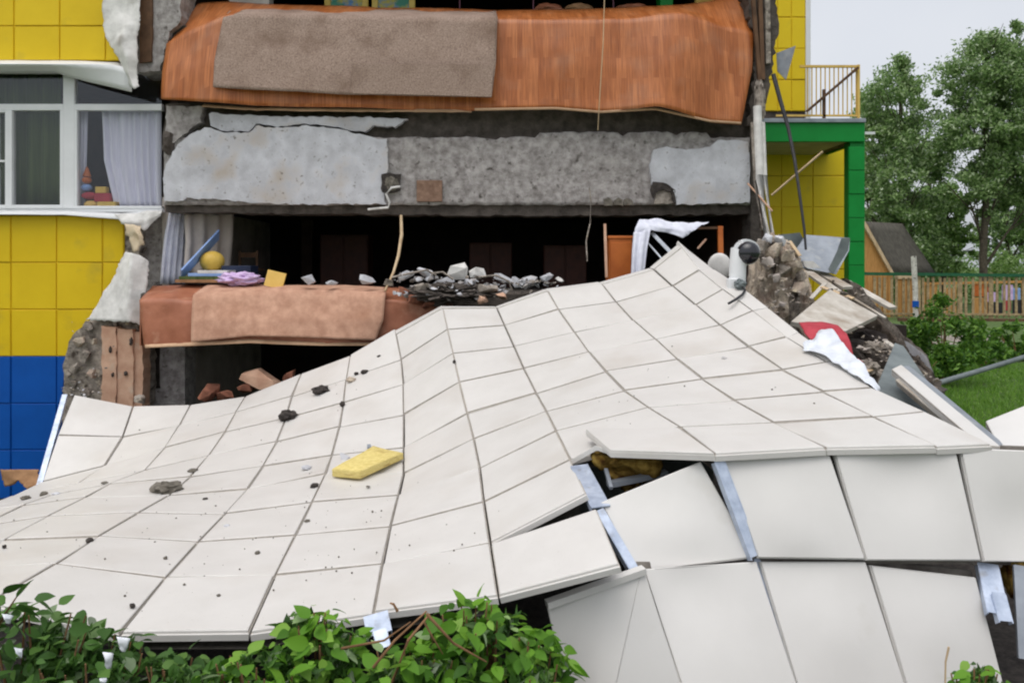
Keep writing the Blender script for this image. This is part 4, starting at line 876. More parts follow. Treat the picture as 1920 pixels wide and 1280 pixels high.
for i, (x, y, w_, h_, c_) in enumerate([(578, 523, 21, 11, 'plaster'), (620, 530, 22, 4, 'plaster'), (688, 524, 22, 10, 'plaster'), (730, 530, 12, 7, 'mortar'), (760, 516, 26, 8, 'plaster'), (800, 512, 24, 8, 'plaster'), (830, 530, 26, 9, 'plaster'),
                                         (858, 508, 24, 18, 'membrane'), (896, 512, 19, 12, 'membrane'), (880, 532, 30, 9, 'plaster'), (915, 540, 24, 9, 'mortar'), (945, 524, 26, 8, 'plaster'), (972, 530, 16, 12, 'plaster'), (992, 524, 18, 7, 'plaster'),
                                         (1025, 520, 20, 7, 'plaster'), (790, 538, 20, 9, 'mortar'), (775, 560, 18, 9, 'brick_dark'), (905, 560, 28, 9, 'brick'), (870, 562, 20, 8, 'mortar'), (940, 556, 18, 8, 'brick'), (800, 572, 16, 8, 'brick_dark'), (830, 556, 16, 9, 'soil'), (755, 545, 14, 7, 'brick_dark'), (1050, 524, 10, 4, 'membrane')]):
    d_ = 9.3 if y < 535 else 9.02
    o = chunk('rubble_chunk', P(x, y, d_), (w_ / F * d_ * 1.35, .09, h_ / F * d_ * 1.45), M[c_], None, 200 + i)
    nm = {'plaster': 'pale grey concrete chunk', 'membrane': 'white block', 'mortar': 'brownish mortar chunk', 'brick': 'pinkish brick chunk', 'brick_dark': 'red brick chunk', 'soil': 'black chunk'}[c_]
    if x < 700: lab = {578: 'squarish grey concrete block on the pink rug edge, second left', 620: 'flat sliver of grey plaster between two blocks on the rug edge', 688: 'rounded grey concrete block on the rug edge left of the cord'}[x]; tag(o, lab, 'rubble', 'rubble chunks on the lower floor edge')
    else: tag(o, CH[i - 3], 'rubble', 'rubble chunks on the lower floor edge')
for i, pts in enumerate([[(735, 520), (770, 512), (800, 506), (818, 516)], [(890, 520), (930, 516), (955, 528), (960, 545)], [(800, 526), (812, 512), (830, 510), (850, 524)]]):
    o = tube('cable_loop', [P(x, y, 9.2) for x, y in pts], .014, M['mortar'], None, 6); tag(o, ['grey cable lying left over the floor edge rubble', 'grey cable curling at the right of the floor edge rubble', 'short grey cable arch in the middle of the floor edge rubble'][i], 'cable')
# bricks in the lower opening
for i, (x, y, w_, h_) in enumerate([(490, 712, 46, 17), (395, 735, 36, 14), (420, 742, 26, 10), (462, 728, 20, 10), (545, 706, 16, 10)]):
    o = chunk('fallen_brick', P(x, y, 9.3), (w_ / F * 9.3 * 1.3, .14, h_ / F * 9.3 * 1.5), M['brick'] if i == 0 else M['brick_dark'], None, 240 + i, 20)
    tag(o, ['large pinkish hollow brick behind the panels in the lower opening', 'dark red brick lump at the left of the lower opening', 'small dark brick piece beside the left brick lump', 'small dark brick piece under the large hollow brick', 'small brick piece right of the large hollow brick'][i], 'brick')
o = chunk('grey_stone', P(262, 748, 8.75), (.10, .08, .08), M['mortar'], None, 250); tag(o, 'small grey stone at the top edge of the panels below the brick pier', 'stone')
cb = patch('torn_cardboard', [[(2, 880, 9.3), (72, 880, 9.3)], [(4, 898, 9.28), (40, 893, 9.25), (72, 892, 9.25)], [(10, 912, 9.26), (28, 906, 9.24), (34, 900, 9.22), (50, 916, 9.1), (76, 908, 9.1)]], M['card'], None, 20, 4, .01, 4, .012, 21, None, .01); tag(cb, 'torn brown cardboard strip against the blue cladding', 'cardboard')

# ------------------------------------------------------------------ security camera
cc = thing('security_camera', 'white security camera with black dome, broken off on the fallen panels', 'camera', P(1392, 545, 7.75))
d_ = 7.8
bm = bmesh.new(); bm_tube(bm, [P(1382, 540, d_), P(1383, 500, d_), P(1387, 470, d_), P(1396, 460, d_)], [.085, .085, .095, .08], 12); bm_obj('housing', bm, M['pvc'], cc, 50)
dm = lump('dome', P(1403, 474, d_ - .05), (.115, .10, .115), M['black_gloss'], cc, 0, 0, 1, 4, 180)
bm = bmesh.new(); bm_tube(bm, [P(1398, 472, d_ + .06), P(1401, 473, d_ - .02)], .13, 24); bm_obj('dome_collar', bm, M['pvc'], cc, 50)
box('junction_box', P(1366, 548, d_ - .1), P(1388, 522, d_ - .1) + Vector((0, .1, 0)), M['pvc'], cc, .008)
lump('bracket', P(1388, 533, d_ - .14), (.06, .05, .05), M['steel_dark'], cc, 95, .4, 2, 3)
tube('cable', [P(1388, 532, d_ - .16), P(1397, 544, 7.6), P(1392, 552, 7.45), P(1380, 561, 7.36), P(1366, 569, 7.3)], .012, M['black'], cc, 6)

# ------------------------------------------------------------------ debris pile right of the sheet
ms = thing('masonry_stump', 'crumbled brown masonry stump rising behind the right edge of the panels', 'rubble', P(1460, 620, 8.4))
for i, (x, y, sx, sz, c_) in enumerate([(1425, 570, .13, .56, 'masonry'), (1455, 545, .15, .56, 'masonry'), (1482, 565, .14, .5, 'mortar'), (1502, 590, .13, .42, 'masonry'), (1440, 600, .16, .40, 'masonry'), (1470, 500, .13, .26, 'masonry'), (1440, 480, .13, .22, 'mortar')]):
    bm = bmesh.new(); bm_lump(bm, P(x, y, 8.5), (sx, .22, sz), 101 + i, .34, 2.6, 4); bm_obj('stump', bm, M[c_], ms)
for i, (x, y, s, c_) in enumerate([(1428, 462, .10, 'mortar'), (1450, 470, .12, 'masonry'), (1475, 480, .11, 'masonry'), (1440, 492, .09, 'inner_pale'), (1470, 505, .10, 'mortar'), (1430, 520, .07, 'masonry'), (1490, 500, .10, 'masonry'), (1455, 520, .07, 'inner_pale'), (1500, 540, .12, 'masonry'), (1462, 452, .09, 'plaster'), (1440, 446, .07, 'plaster')]):
    chunk('broken_brick', P(x, y, 8.2), (s * 1.1, s, s), M[c_], ms, 300 + i)
o = prism('sheet_metal', [(1492, 470), (1512, 440), (1594, 446), (1592, 470), (1568, 514), (1500, 500)], 9.3, .03, M['steel'], None, .3, 20, 60, tilt=lambda p: -(p[1] - 440) * .008); tag(o, 'bent grey sheet metal panel leaning below the yellow wall', 'metal panel')
prism('flange', [(1562, 514), (1590, 470), (1594, 446), (1579, 446), (1571, 470), (1554, 505)], 8.70, .02, M['steel_dark'], o, 0)
o = prism('sheet_metal', [(1462, 440), (1500, 436), (1510, 455), (1488, 475), (1468, 470)], 9.4, .03, M['steel_dark'], None, .3, 20, 61); tag(o, 'small dark grey metal scrap left of the bent sheet metal panel', 'metal panel')
def plate(name, c4, m, label, cat, th=.03, parent=None, gap=.001):
    a, b, c, d = [P(*q) for q in c4]
    o = panel([a, b, c, d], m, parent, n=4, gap=gap, th=th, name=name, seed=hash(name) % 97); 
    if label: tag(o, label, cat)
    return o
M['dirty_white'] = mat('dirty_white_board', C3(168, 160, 148), C3(206, 201, 192), .75, 4, 7, spots=[(C3(140, 124, 106), 3, .50, .75)])
plate('dirty_panel', [(1556, 542, 7.9), (1646, 592, 7.7), (1586, 621, 7.0), (1483, 602, 7.2)], M['dirty_white'], 'dirty cream wall panel lying on top of the debris at the right', 'wall panel', .05)
for i, (a, b, w_, lab) in enumerate([((1506, 504, 8.9), (1570, 548, 8.3), .10, 'short white plank above the dirty cream panel'), ((1586, 528, 8.9), (1674, 578, 8.2), .09, 'long white plank along the far edge of the debris'), ((1532, 508, 9.0), (1590, 540, 8.4), .12, 'white plank between the two other planks of the debris')]):
    o = bar('white_plank', P(*a), P(*b), w_, .03, M['dirty_white'], None, (0, -.4, .9)); tag(o, lab, 'plank')
o = prism('white_block', [(1506, 488), (1524, 490), (1540, 503), (1536, 512), (1508, 500)], 8.8, .15, M['membrane'], None, 1, 10, 62); tag(o, 'small white block at the foot of the bent sheet metal', 'block')
# broken slab with a dark cavity under it
sb = thing('broken_slab', 'broken brown concrete slab tilted over a dark cavity at the right', 'slab', P(1680, 700, 7.9))
prism('slab_top', [(1588, 522), (1612, 536), (1644, 574), (1694, 628), (1740, 666), (1755, 716), (1745, 722), (1728, 688), (1690, 664), (1650, 618), (1606, 560)], 8.8, .16, M['mortar'], sb, 1.6, 9, 44, None, lambda p: -(p[0] - 1588) / 167 * 1.7)
prism('slab_top', [(1700, 640), (1738, 668), (1750, 700), (1736, 690), (1712, 664)], 7.55, .05, M['plaster'], sb, 1.2, 8, 45, None, lambda p: -(p[0] - 1700) / 50 * .5)
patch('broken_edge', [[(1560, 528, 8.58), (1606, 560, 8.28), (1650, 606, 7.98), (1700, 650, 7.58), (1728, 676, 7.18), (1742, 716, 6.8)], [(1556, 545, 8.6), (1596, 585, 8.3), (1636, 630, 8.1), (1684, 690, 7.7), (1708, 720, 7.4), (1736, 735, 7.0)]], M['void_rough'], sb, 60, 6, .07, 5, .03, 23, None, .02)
box('cavity_shade_board', P(1500, 780, 8.7), P(1700, 610, 8.7) + Vector((0, .3, 0)), M['void'], sb)  # black backdrop painting the shade inside the cavity
dk = thing('rubble_heap', 'rubble heap coloured dark as the shade in the cavity beneath the broken slab', 'rubble', P(1640, 760, 7.5))  # dark lumps shaped as rubble, standing in for the cavity shade
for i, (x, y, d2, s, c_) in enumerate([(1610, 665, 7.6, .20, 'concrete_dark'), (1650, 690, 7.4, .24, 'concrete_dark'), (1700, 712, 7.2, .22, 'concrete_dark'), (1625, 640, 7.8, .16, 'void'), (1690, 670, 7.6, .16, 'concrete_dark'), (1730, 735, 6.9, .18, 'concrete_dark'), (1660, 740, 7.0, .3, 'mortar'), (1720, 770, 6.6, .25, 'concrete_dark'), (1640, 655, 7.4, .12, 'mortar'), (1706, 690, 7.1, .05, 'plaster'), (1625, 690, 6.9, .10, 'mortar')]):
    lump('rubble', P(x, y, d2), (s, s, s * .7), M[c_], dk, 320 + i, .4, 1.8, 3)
sheetthing('red_fabric', [[(1498, 603, 7.0), (1530, 603, 7.0), (1568, 609, 6.9), (1588, 626, 6.7)], [(1508, 622, 6.8), (1540, 628, 6.7), (1580, 652, 6.5), (1600, 664, 6.4)], [(1530, 640, 6.6), (1560, 660, 6.4), (1600, 690, 6.2), (1620, 682, 6.2)]], M['red'], 'red fabric spread between the panel edge and the dirty cream panel', 'fabric', nu=24, nv=6, amp=.04, nscale=4, thick=.006, seed=24)
sheetthing('white_sack', [[(1512, 640, 6.5), (1538, 616, 6.5), (1562, 620, 6.4), (1594, 656, 6.0), (1622, 694, 5.7), (1652, 730, 5.42)], [(1508, 646, 6.3), (1536, 634, 6.3), (1562, 648, 6.15), (1592, 678, 5.85), (1618, 704, 5.6), (1648, 732, 5.38)], [(1506, 650, 6.2), (1536, 662, 6.05), (1566, 682, 5.85), (1592, 702, 5.7), (1616, 716, 5.5), (1646, 734, 5.34)]], M['bag'], 'crumpled white plastic sack along the right edge of the panels', 'sack', nu=40, nv=8, amp=.05, nscale=4, thick=.004, seed=25)
o = plate('steel_sheet', [(1678, 642, 7.0), (1694, 648, 7.0), (1800, 800, 5.1), (1640, 730, 5.7)], M['steel_dark'], 'dull grey steel sheet sloping down beside the stacked panel edges', 'steel sheet', .008)
cp1 = plate('cladding_strip', [(1672, 692, 5.75), (1690, 684, 5.8), (1876, 834, 4.28), (1838, 830, 4.26)], M['white'], 'long white cladding strip lying on edge, upper of the two at the right', 'wall panel', .05)
plate('lip', [(1690, 685, 5.82), (1704, 686, 5.95), (1884, 832, 4.40), (1872, 833, 4.29)], M['steel'], None, None, .04, cp1)
plate('cladding_strip', [(1678, 712, 5.6), (1694, 706, 5.62), (1800, 796, 4.65), (1786, 800, 4.66)], M['dirty_white'], 'brownish cladding strip under the long white strip at the right', 'wall panel', .05)
plate('tilted_panel', [(1848, 790, 4.85), (1990, 733, 4.95), (2010, 852, 4.40), (1872, 836, 4.36)], M['white_clean'], 'white cladding panel tilted up at the right edge of the lawn', 'wall panel', .04)
o = tube('grey_pipe', [P(1738, 724, 8.2), P(1830, 697, 9.0), P(1960, 657, 10.3)], .03, M['steel_dark'], None, 10); tag(o, 'long grey pipe lying across the lawn edge', 'pipe')
o = bar('drain_pipe', P(1912, 1060, 4.05), P(1922, 1235, 3.9), .06, .06, M['steel'], None); tag(o, 'grey pipe end at the lower right under the panels', 'pipe')
tw = lump('mineral_wool', P(1906, 1082, 4.15), (.07, .07, .10), M['wool_dirty'], None, 97, .4, 1.6, 4, 180); tag(tw, 'brown mineral wool tuft under the last panel at the right', 'insulation')

# ------------------------------------------------------------------ mineral wool slab and clods on the sheet
q4 = [(612, 878), (690, 842), (758, 846), (672, 886)]
c0 = [on_sheet(*p)[0] for p in [(622, 896), (700, 852), (757, 864), (676, 901)]]
Vt = []
n_ = Vector((0, -.15, 1)).normalized()
for h in (.012, .075):
    for p in c0: Vt.append(p + n_ * h)
bm = bmesh.new(); vv = [bm.verts.new(v) for v in Vt]
for f in ((3, 2, 1, 0), (4, 5, 6, 7), (0, 1, 5, 4), (1, 2, 6, 5), (2, 3, 7, 6), (3, 0, 4, 7)): bm.faces.new([vv[i] for i in f])
bmesh.ops.bevel(bm, geom=bm.edges[:], offset=.006, segments=1, affect='EDGES')
bmesh.ops.subdivide_edges(bm, edges=bm.edges[:], cuts=3, use_grid_fill=True)
for v in bm.verts: v.co += Vector((noise.noise(v.co * 14), noise.noise(v.co * 14 + Vector((9, 0, 0))), noise.noise(v.co * 11 + Vector((0, 9, 0))))) * .008
o = bm_obj('wool_slab', bm, M['wool'], None, 50); tag(o, 'yellow mineral wool slab lying on the white panels', 'insulation')
for i, (x, y, lab) in enumerate([(648, 862, 'grey white scrap lying behind the yellow wool slab'), (690, 842, 'small pointed white scrap standing behind the yellow wool slab')]):
    p, n = on_sheet(x, y); o = chunk('scrap', p + n * .02, (.09 - .06 * i, .05, .035), M['plaster'] if i == 0 else M['steel'], None, 340 + i, 9); o.name = 'wall_scrap'; tag(o, lab, 'scrap')
clods = [(540, 779, 17, 11, 'soil', 'largest black soil clod on the panels, below the lower opening'), (603, 731, 15, 9, 'soil', 'black soil clod on the panels nearest the lower floor edge'), (315, 914, 24, 13, 'soil_grey', 'big grey mortar clod lying on the left panels'),
         (643, 757, 5, 6, 'soil', 'small black clod at a panel corner beside the two black clods'), (684, 697, 7, 5, 'soil', 'small black clod high on the panels under the linoleum'), (669, 700, 4, 4, 'soil', 'tiny black clod left of a small black clod high on the panels'),
         (713, 668, 6, 4, 'soil', 'small dark clod on the dusty patch high on the panels'), (590, 910, 8, 5, 'soil', 'black clod on the joint left of the yellow wool slab'), (362, 882, 9, 4, 'soil_grey', 'flat grey clod just above the big grey mortar clod'),
         (385, 936, 5, 4, 'soil', 'small dark clod right of the big grey mortar clod'), (48, 933, 9, 4, 'soil_grey', 'flat dark clod at the far left of the panels'), (82, 925, 7, 4, 'soil_grey', 'dark clod second from the far left of the panels'),
         (105, 925, 7, 3, 'plaster', 'pale clod third from the far left of the panels'), (168, 1013, 7, 5, 'soil', 'dark clod on a joint of the left front panels'), (248, 1135, 5, 5, 'soil', 'black pebble on the front left panel near its joint'),
         (575, 876, 9, 4, 'plaster', 'pale flat scrap on the panels left of the yellow wool slab'), (197, 905, 6, 3, 'soil_grey', 'small grey clod on a joint behind the big grey clod'), (425, 985, 6, 3, 'plaster', 'pale pebble on the middle front panels'),
         (660, 712, 8, 7, 'masonry', 'crumbled beige clod high on the panels between black clods'), (853, 677, 3, 4, 'soil', 'dark pebble on the panel joint in the middle'), (690, 912, 4, 2, 'soil_grey', 'tiny grey pebble in front of the yellow wool slab'),
         (483, 1036, 5, 4, 'soil_grey', 'grey pebble on the front middle panels'), (576, 976, 5, 3, 'soil_grey', 'grey pebble right of a front middle joint'), (310, 1046, 4, 4, 'soil_grey', 'grey pebble on the second row of front panels'), (410, 1116, 4, 3, 'soil_grey', 'grey pebble on the second front panel'), (8, 1024, 4, 4, 'soil', 'dark pebble at the left frame edge of the panels'), (80, 924, 3, 3, 'soil', 'tiny dark pebble at the far left of the panels'), (1358, 672, 5, 4, 'plaster', 'pale grey pebble on the upper right panels')]
for i, (x, y, w_, h_, c_, lab) in enumerate(clods):
    p, n = on_sheet(x, y + h_ * .5)
    if p is None: continue
    s = p.y / F
    o = lump('soil_clod' if c_.startswith('soil') else 'mortar_clod', p + n * h_ * .55 * s, (w_ * s, w_ * s, h_ * s * .9), M[c_], None, 360 + i, .45, 1.9, 3 if w_ > 8 else 2); tag(o, lab, 'clod', 'clods scattered on the fallen panels')
bm = bmesh.new(); gr = random.Random(77); made = 0
while made < 330:
    if gr.random() < .75: x, y = gr.gauss(560, 170), gr.gauss(880, 120)
    else: x, y = gr.uniform(0, 900), gr.uniform(900, 1150)
    if gr.random() < .12: x, y = gr.uniform(1000, 1550), gr.uniform(600, 800)
    p, n = on_sheet(x, y)
    if p is None: continue
    s = abs(gr.gauss(0, .0028)) + .0014; made += 1
    r_ = bmesh.ops.create_icosphere(bm, subdivisions=1, radius=s, matrix=Matrix.Translation(p + n * s * .6))
o = bm_obj('debris_grit', bm, M['soil_grey'], None); o['kind'] = 'stuff'; o['label'] = 'fine grit scattered over the white fallen panels'; 

# small broken bits, too many to count
def scatter(name, label, spots, n, seed, mats, smin=.012, smax=.04):
    rr = random.Random(seed); bm = bmesh.new()
    for k in range(n):
        x, y, d_, sx, sy = rr.choice(spots); p = P(rr.gauss(x, sx), rr.gauss(y, sy), d_ + rr.uniform(-.12, .12)); q = rr.uniform(smin, smax) * rr.uniform(.5, 1)
        bm_chunk(bm, p, (q * rr.uniform(.8, 1.8), q, q * rr.uniform(.5, 1)), seed * 1000 + k, 8)
    for f in bm.faces: f.material_index = 0
    o = bm_obj(name, bm, mats[0], None); o.data.materials.append(mats[1]); o.data.materials.append(mats[2])
    isl = 0
    for p in o.data.polygons: p.material_index = (p.index // 9) % 3
    o['kind'] = 'stuff'; o['label'] = label; return o
scatter('rubble_bits', 'small broken bits scattered over the rubble on the lower floor edge', [(800, 522, 9.15, 30, 6), (880, 532, 9.1, 40, 8), (940, 540, 9.1, 30, 8), (800, 545, 9.0, 30, 10), (860, 552, 8.95, 40, 8), (1000, 530, 9.2, 25, 3)], 150, 3, (M['plaster'], M['mortar'], M['concrete']), .014, .085)
scatter('rubble_bits', 'small broken bits around the masonry stump and the broken slab', [(1450, 470, 8.1, 25, 14), (1470, 540, 8.0, 20, 20), (1440, 580, 7.9, 14, 14), (1560, 560, 8.0, 30, 14), (1640, 650, 7.2, 25, 20), (1690, 690, 7.0, 22, 18), (1720, 730, 6.7, 16, 16)], 200, 4, (M['mortar'], M['inner_pale'], M['masonry']), .015, .05)
scatter('rubble_bits', 'small broken bits at the foot of the brick pier', [(165, 690, 9.6, 22, 40), (150, 740, 9.5, 14, 14)], 60, 5, (M['mortar'], M['plaster'], M['masonry']), .012, .035)
for i, (a, b, w_, m_) in enumerate([((1540, 538, 8.3), (1600, 560, 8.0), .05, 'wood'), ((1600, 560, 8.1), (1660, 596, 7.7), .03, 'dirty_white'), ((1480, 452, 8.4), (1500, 480, 8.3), .04, 'wood'), ((1660, 640, 7.2), (1700, 665, 7.0), .05, 'dirty_white'), ((1610, 702, 6.6), (1640, 690, 6.9), .04, 'wood'), ((1520, 560, 8.1), (1548, 530, 8.4), .04, 'dirty_white')]):
    o = bar('broken_board', P(*a), P(*b), w_, .015, M[m_], None, (0, -.4, .9)); tag(o, ['pale board scrap behind the dirty cream panel', 'thin white board scrap right of the dirty cream panel', 'short board scrap beside the top of the masonry stump', 'white board scrap deep in the dark cavity', 'short wooden scrap at the foot of the dark cavity', 'white board scrap standing left of the dirty cream panel'][i], 'board scrap')
sheetthing('light_catch_drape', [[(345, 396, 10.25), (438, 397, 10.75)], [(348, 450, 10.2), (436, 450, 10.7)], [(344, 520, 10.15), (430, 520, 10.6)]], M['inner_pale'], 'beige drape added to catch light as the pale side wall behind the blue board', 'drape', nu=40, nv=5, amp=.02, thick=.005, seed=27, wave=lambda u, v: .025 * math.sin(u * 22))  # added sheet, set forward to catch sky light for the dark side wall
patch('hem', [[(890, 203, 9.78), (1042, 201, 9.76), (1126, 208, 9.74), (1228, 202, 9.74), (1332, 225, 9.72), (1390, 229, 9.74)], [(890, 208, 9.79), (1042, 205.5, 9.77), (1126, 212.5, 9.75), (1228, 206.5, 9.75), (1332, 229.5, 9.73), (1390, 233, 9.75)]], M['lino_back'], up, 60, 2, .004, 4, .006, 28)

# ------------------------------------------------------------------ far right: kerb, fence, playhouse, playground
gb = prism('garden_kerb', [(1690, 596), (1990, 599), (1990, 618), (1690, 616)], 24.0, .25, M['wood_dark'], None, .5, 20, 80); tag(gb, 'dark timber kerb along the foot of the yellow fence', 'kerb')
pv = pbox('path', 1640, 612, 2000, 650, 17.0, 23.8, M['mortar'], None); pv['kind'] = 'structure'
pv.scale = (1, 1, .12); pv.location.z = -.06; WL[pv] = pv.location.copy()
fd = 25.0
fe = thing('picket_fence', 'long yellow picket fence with a green top rail behind the lawn', 'fence', P(1780, 596, fd))
bar('top_rail', P(1615, 513, fd), P(2000, 517, fd), .06, .10, M['green_rail'] if 'green_rail' in M else mat('dark_green_paint', C3(24, 80, 52), C3(34, 98, 64), .5), fe)
bar('bottom_rail', P(1615, 588, fd), P(2000, 590, fd), .05, .06, M['picket'], fe)
pk = bar('picket', P(1640, 595, fd + .05), P(1640, 520, fd + .05), .075, .03, M['picket'], fe); fr = random.Random(3)
i = 0; x = 1640
while x < 1990:
    x += fr.choice((8.6, 9.4, 9.0, 13.5)); o = pk.copy(); COL.objects.link(o); o.location = pk.location + Vector(((x - 1640) / F * fd, 0, fr.uniform(-.02, .02)))
for x in (1722, 1800, 1858, 1925): bar('post', P(x, 600, fd + .08), P(x, 512, fd + .08), .10, .10, M['picket'], fe)
ph = thing('playhouse', 'tan wooden playhouse with a grey sloping roof behind the fence', 'playhouse', P(1660, 600, 26.5))
prism('gable_wall', [(1618, 420), (1626, 420), (1668, 508), (1676, 600), (1618, 600)], 26.2, .1, M['wood_tan'], ph, 0)
for i in range(5): pbox('wall_board', 1627 + 9.6 * i, 512, 1635.5 + 9.6 * i, 600, 26.17, 26.2, M['wood_tan'], ph, .004)
bar('bargeboard', P(1616, 412, 26.1), P(1672, 512, 26.1), .10, .10, M['wood'], ph, (0, -1, 0))
patch('roof', [[(1618, 416, 26.2), (1690, 420, 29)], [(1672, 512, 26.2), (1752, 512, 29)]], M['roof'], ph, 6, 6, .0, 1, .08)
for i in range(4): pbox('side_board', 1682 + 9 * i, 522, 1690.4 + 9 * i, 598, 26.6, 26.65, M['wood_tan'], ph, .004)
pbox('side_frame', 1680, 516, 1720, 523, 26.55, 26.65, M['wood'], ph, .004)
lp = thing('white_post', 'white post with a small blue label standing behind the fence', 'post', P(1716, 598, 24.6))
tube('shaft', [P(1717, 598, 24.6), P(1716, 540, 24.6), P(1713, 480, 24.6)], .085, M['birch'], lp); pbox('label_plate', 1711, 564, 1723, 576, 24.48, 24.5, M['blue'], lp)
pg = thing('playground_panels', 'low playground unit with orange, red, lilac and blue panels behind the fence', 'playground', P(1850, 596, 27))
for i, (x0, y0, x1, y1, c_) in enumerate([(1824, 530, 1850, 556, 'orange'), (1826, 558, 1846, 592, 'wood_tan'), (1850, 548, 1872, 566, 'pink'), (1880, 534, 1900, 563, 'pink'), (1882, 564, 1896, 582, 'red'), (1852, 538, 1862, 548, 'red'), (1899, 540, 1914, 562, 'toyblue'), (1770, 540, 1786, 590, 'wood_tan'), (1738, 534, 1758, 588, 'wood_tan'), (1850, 567, 1880, 594, 'black'), (1900, 562, 1916, 592, 'black')]):
    pbox('panel', x0, y0, x1, y1, 27, 27.06, M[c_], pg, .01)
bar('beam', P(1730, 532, 27), P(1920, 528, 27), .06, .08, M['wood_tan'], pg); 
for x in (1732, 1790, 1848, 1918): bar('leg', P(x, 592, 27), P(x, 528, 27), .08, .08, M['wood_tan'], pg)

# ------------------------------------------------------------------ vegetation
def leaf_card(bm_v, bm_f, p, sz, rr, up=.3):
    n = Vector((rr.gauss(0, 1), rr.gauss(0, 1), rr.gauss(0, .7) + up)).normalized()
    t = n.orthogonal().normalized(); t = Matrix.Rotation(rr.uniform(0, 6.28), 3, n) @ t; s = n.cross(t)
    k = len(bm_v); L, w = sz, sz * .42
    bm_v += [p - t * L * .5, p + s * w * .5 - n * L * .06, p + t * L * .5, p - s * w * .5 - n * L * .06]
    bm_f.append((k, k + 1, k + 2, k + 3))
def crown(name, blobs, nleaf, size, m, parent, seed, clusters=14):
    rr = random.Random(seed); V, Fc = [], []; vol = [b[3] * b[4] * b[5] for b in blobs]; tot = sum(vol)
    for b, v_ in zip(blobs, vol):
        nb = int(nleaf * v_ / tot); nc = max(4, int(clusters * v_ / tot * len(blobs)))
        for _ in range(nc):
            while 1:
                q = Vector((rr.uniform(-1, 1), rr.uniform(-1, 1), rr.uniform(-1, 1)))
                if .2 < q.length < 1: break
            q = q * (q.length ** -.35)
            c = Vector((b[0] + q.x * b[3], b[1] + q.y * b[4], b[2] + q.z * b[5])); rs = rr.uniform(.16, .34) * min(b[3], b[5])
            for _ in range(nb // nc):
                g_ = Vector((rr.gauss(0, .62), rr.gauss(0, .62), rr.gauss(0, .45)))
                leaf_card(V, Fc, c + g_ * rs, size * rr.uniform(.7, 1.3), rr)
    o = mesh_obj(name, V, Fc, m, parent); o['kind'] = 'stuff'; return o
def tree(label, px, d, ytop, ybase, halfw, m, bark, seed, nleaf=9000, size=.2, group='trees beyond the fence', blobs=None, lean=0, tw=.16):
    base = P(px, ybase, d); base.z = -.05; top = P(px + lean, ytop, d); h = top.z
    t = thing('deciduous_tree', label, 'tree', base, group); rr = random.Random(seed)
    mid = [base.lerp(top, u) + Vector((rr.uniform(-.15, .15), rr.uniform(-.15, .15), 0)) * (u > 0) for u in (0, .2, .4, .6, .8, .93)]
    bm = bmesh.new(); bm_tube(bm, mid, [tw, tw * .85, tw * .7, tw * .5, tw * .3, tw * .12], 8); bm_obj('trunk', bm, bark, t, 60)
    bs = blobs or [(0, .72, 1, .28), (-.45, .55, .6, .2), (.5, .5, .6, .2), (0, .38, .7, .16), (-.3, .85, .5, .13), (.35, .8, .5, .14)]
    B = []
    hw = halfw / F * d
    for (ox, uz, sx, sz) in bs:
        c = base.lerp(top, uz); B.append((c.x + ox * hw, c.y + rr.uniform(-.4, .4) * hw, c.z, sx * hw * .75, sx * hw * .75, sz * h))
        bm = bmesh.new(); st_ = base.lerp(top, max(.12, uz - .22)); e = Vector(B[-1][:3]); bm_tube(bm, [st_, st_.lerp(e, .5) + Vector((0, 0, .1)), e], [tw * .4, tw * .25, tw * .08], 6); bm_obj('limb', bm, bark, t, 60)
        for _ in range(3):
            e2 = e + Vector((rr.uniform(-.6, .6) * sx * hw, rr.uniform(-.5, .5) * hw, rr.uniform(-.2, .7) * sz * h)); bm = bmesh.new(); bm_tube(bm, [st_.lerp(e, .6), e2], [tw * .16, tw * .05], 5); bm_obj('twig', bm, bark, t)
    crown('crown', B, nleaf, size, m, t, seed, 26)
    return t
tree('leafy tree with a pale stem rising right beside the green column', 1690, 31, 98, 590, 88, M['tree_leaf2'], M['bark'], 1, 30000, .17,
     blobs=[(0, .80, .85, .17), (-.25, .62, .8, .15), (.3, .66, .8, .15), (0, .46, .9, .15), (-.5, .38, .6, .13), (.4, .36, .7, .13), (.2, .22, .8, .10), (-.45, .2, .7, .12), (.1, .93, .5, .07)])
tree('tall broad tree with the highest crown behind the fence', 1846, 29, 48, 590, 120, M['tree_leaf2'], M['bark'], 2, 44000, .155,
     blobs=[(0, .82, .8, .14), (-.35, .74, .5, .11), (.45, .70, .7, .14), (-.15, .60, .8, .11), (.35, .50, .75, .13), (-.45, .44, .45, .08), (.7, .38, .5, .1), (0, .38, .5, .06), (.2, .94, .35, .06), (-.2, .92, .3, .06)])
tree('small dense tree between the two tall trees, low behind the fence', 1770, 33, 340, 590, 56, M['tree_leaf'], M['bark'], 3, 10000, .19)
tree('dark tree at the right frame edge behind the fence', 1985, 30, 70, 590, 105, M['tree_leaf'], M['bark'], 4, 24000, .17)
tree('far pale tree filling the gap under the broad crown', 1890, 44, 330, 570, 60, M['tree_leaf2'], M['bark'], 5, 8000, .24)
tree('dim far tree behind the playhouse roof', 1640, 40, 150, 580, 50, M['tree_leaf'], M['bark'], 6, 10000, .24)
tree('far low tree standing furthest left of the broad crown', 1745, 46, 250, 560, 50, M['tree_leaf2'], M['bark'], 7, 3500, .26)
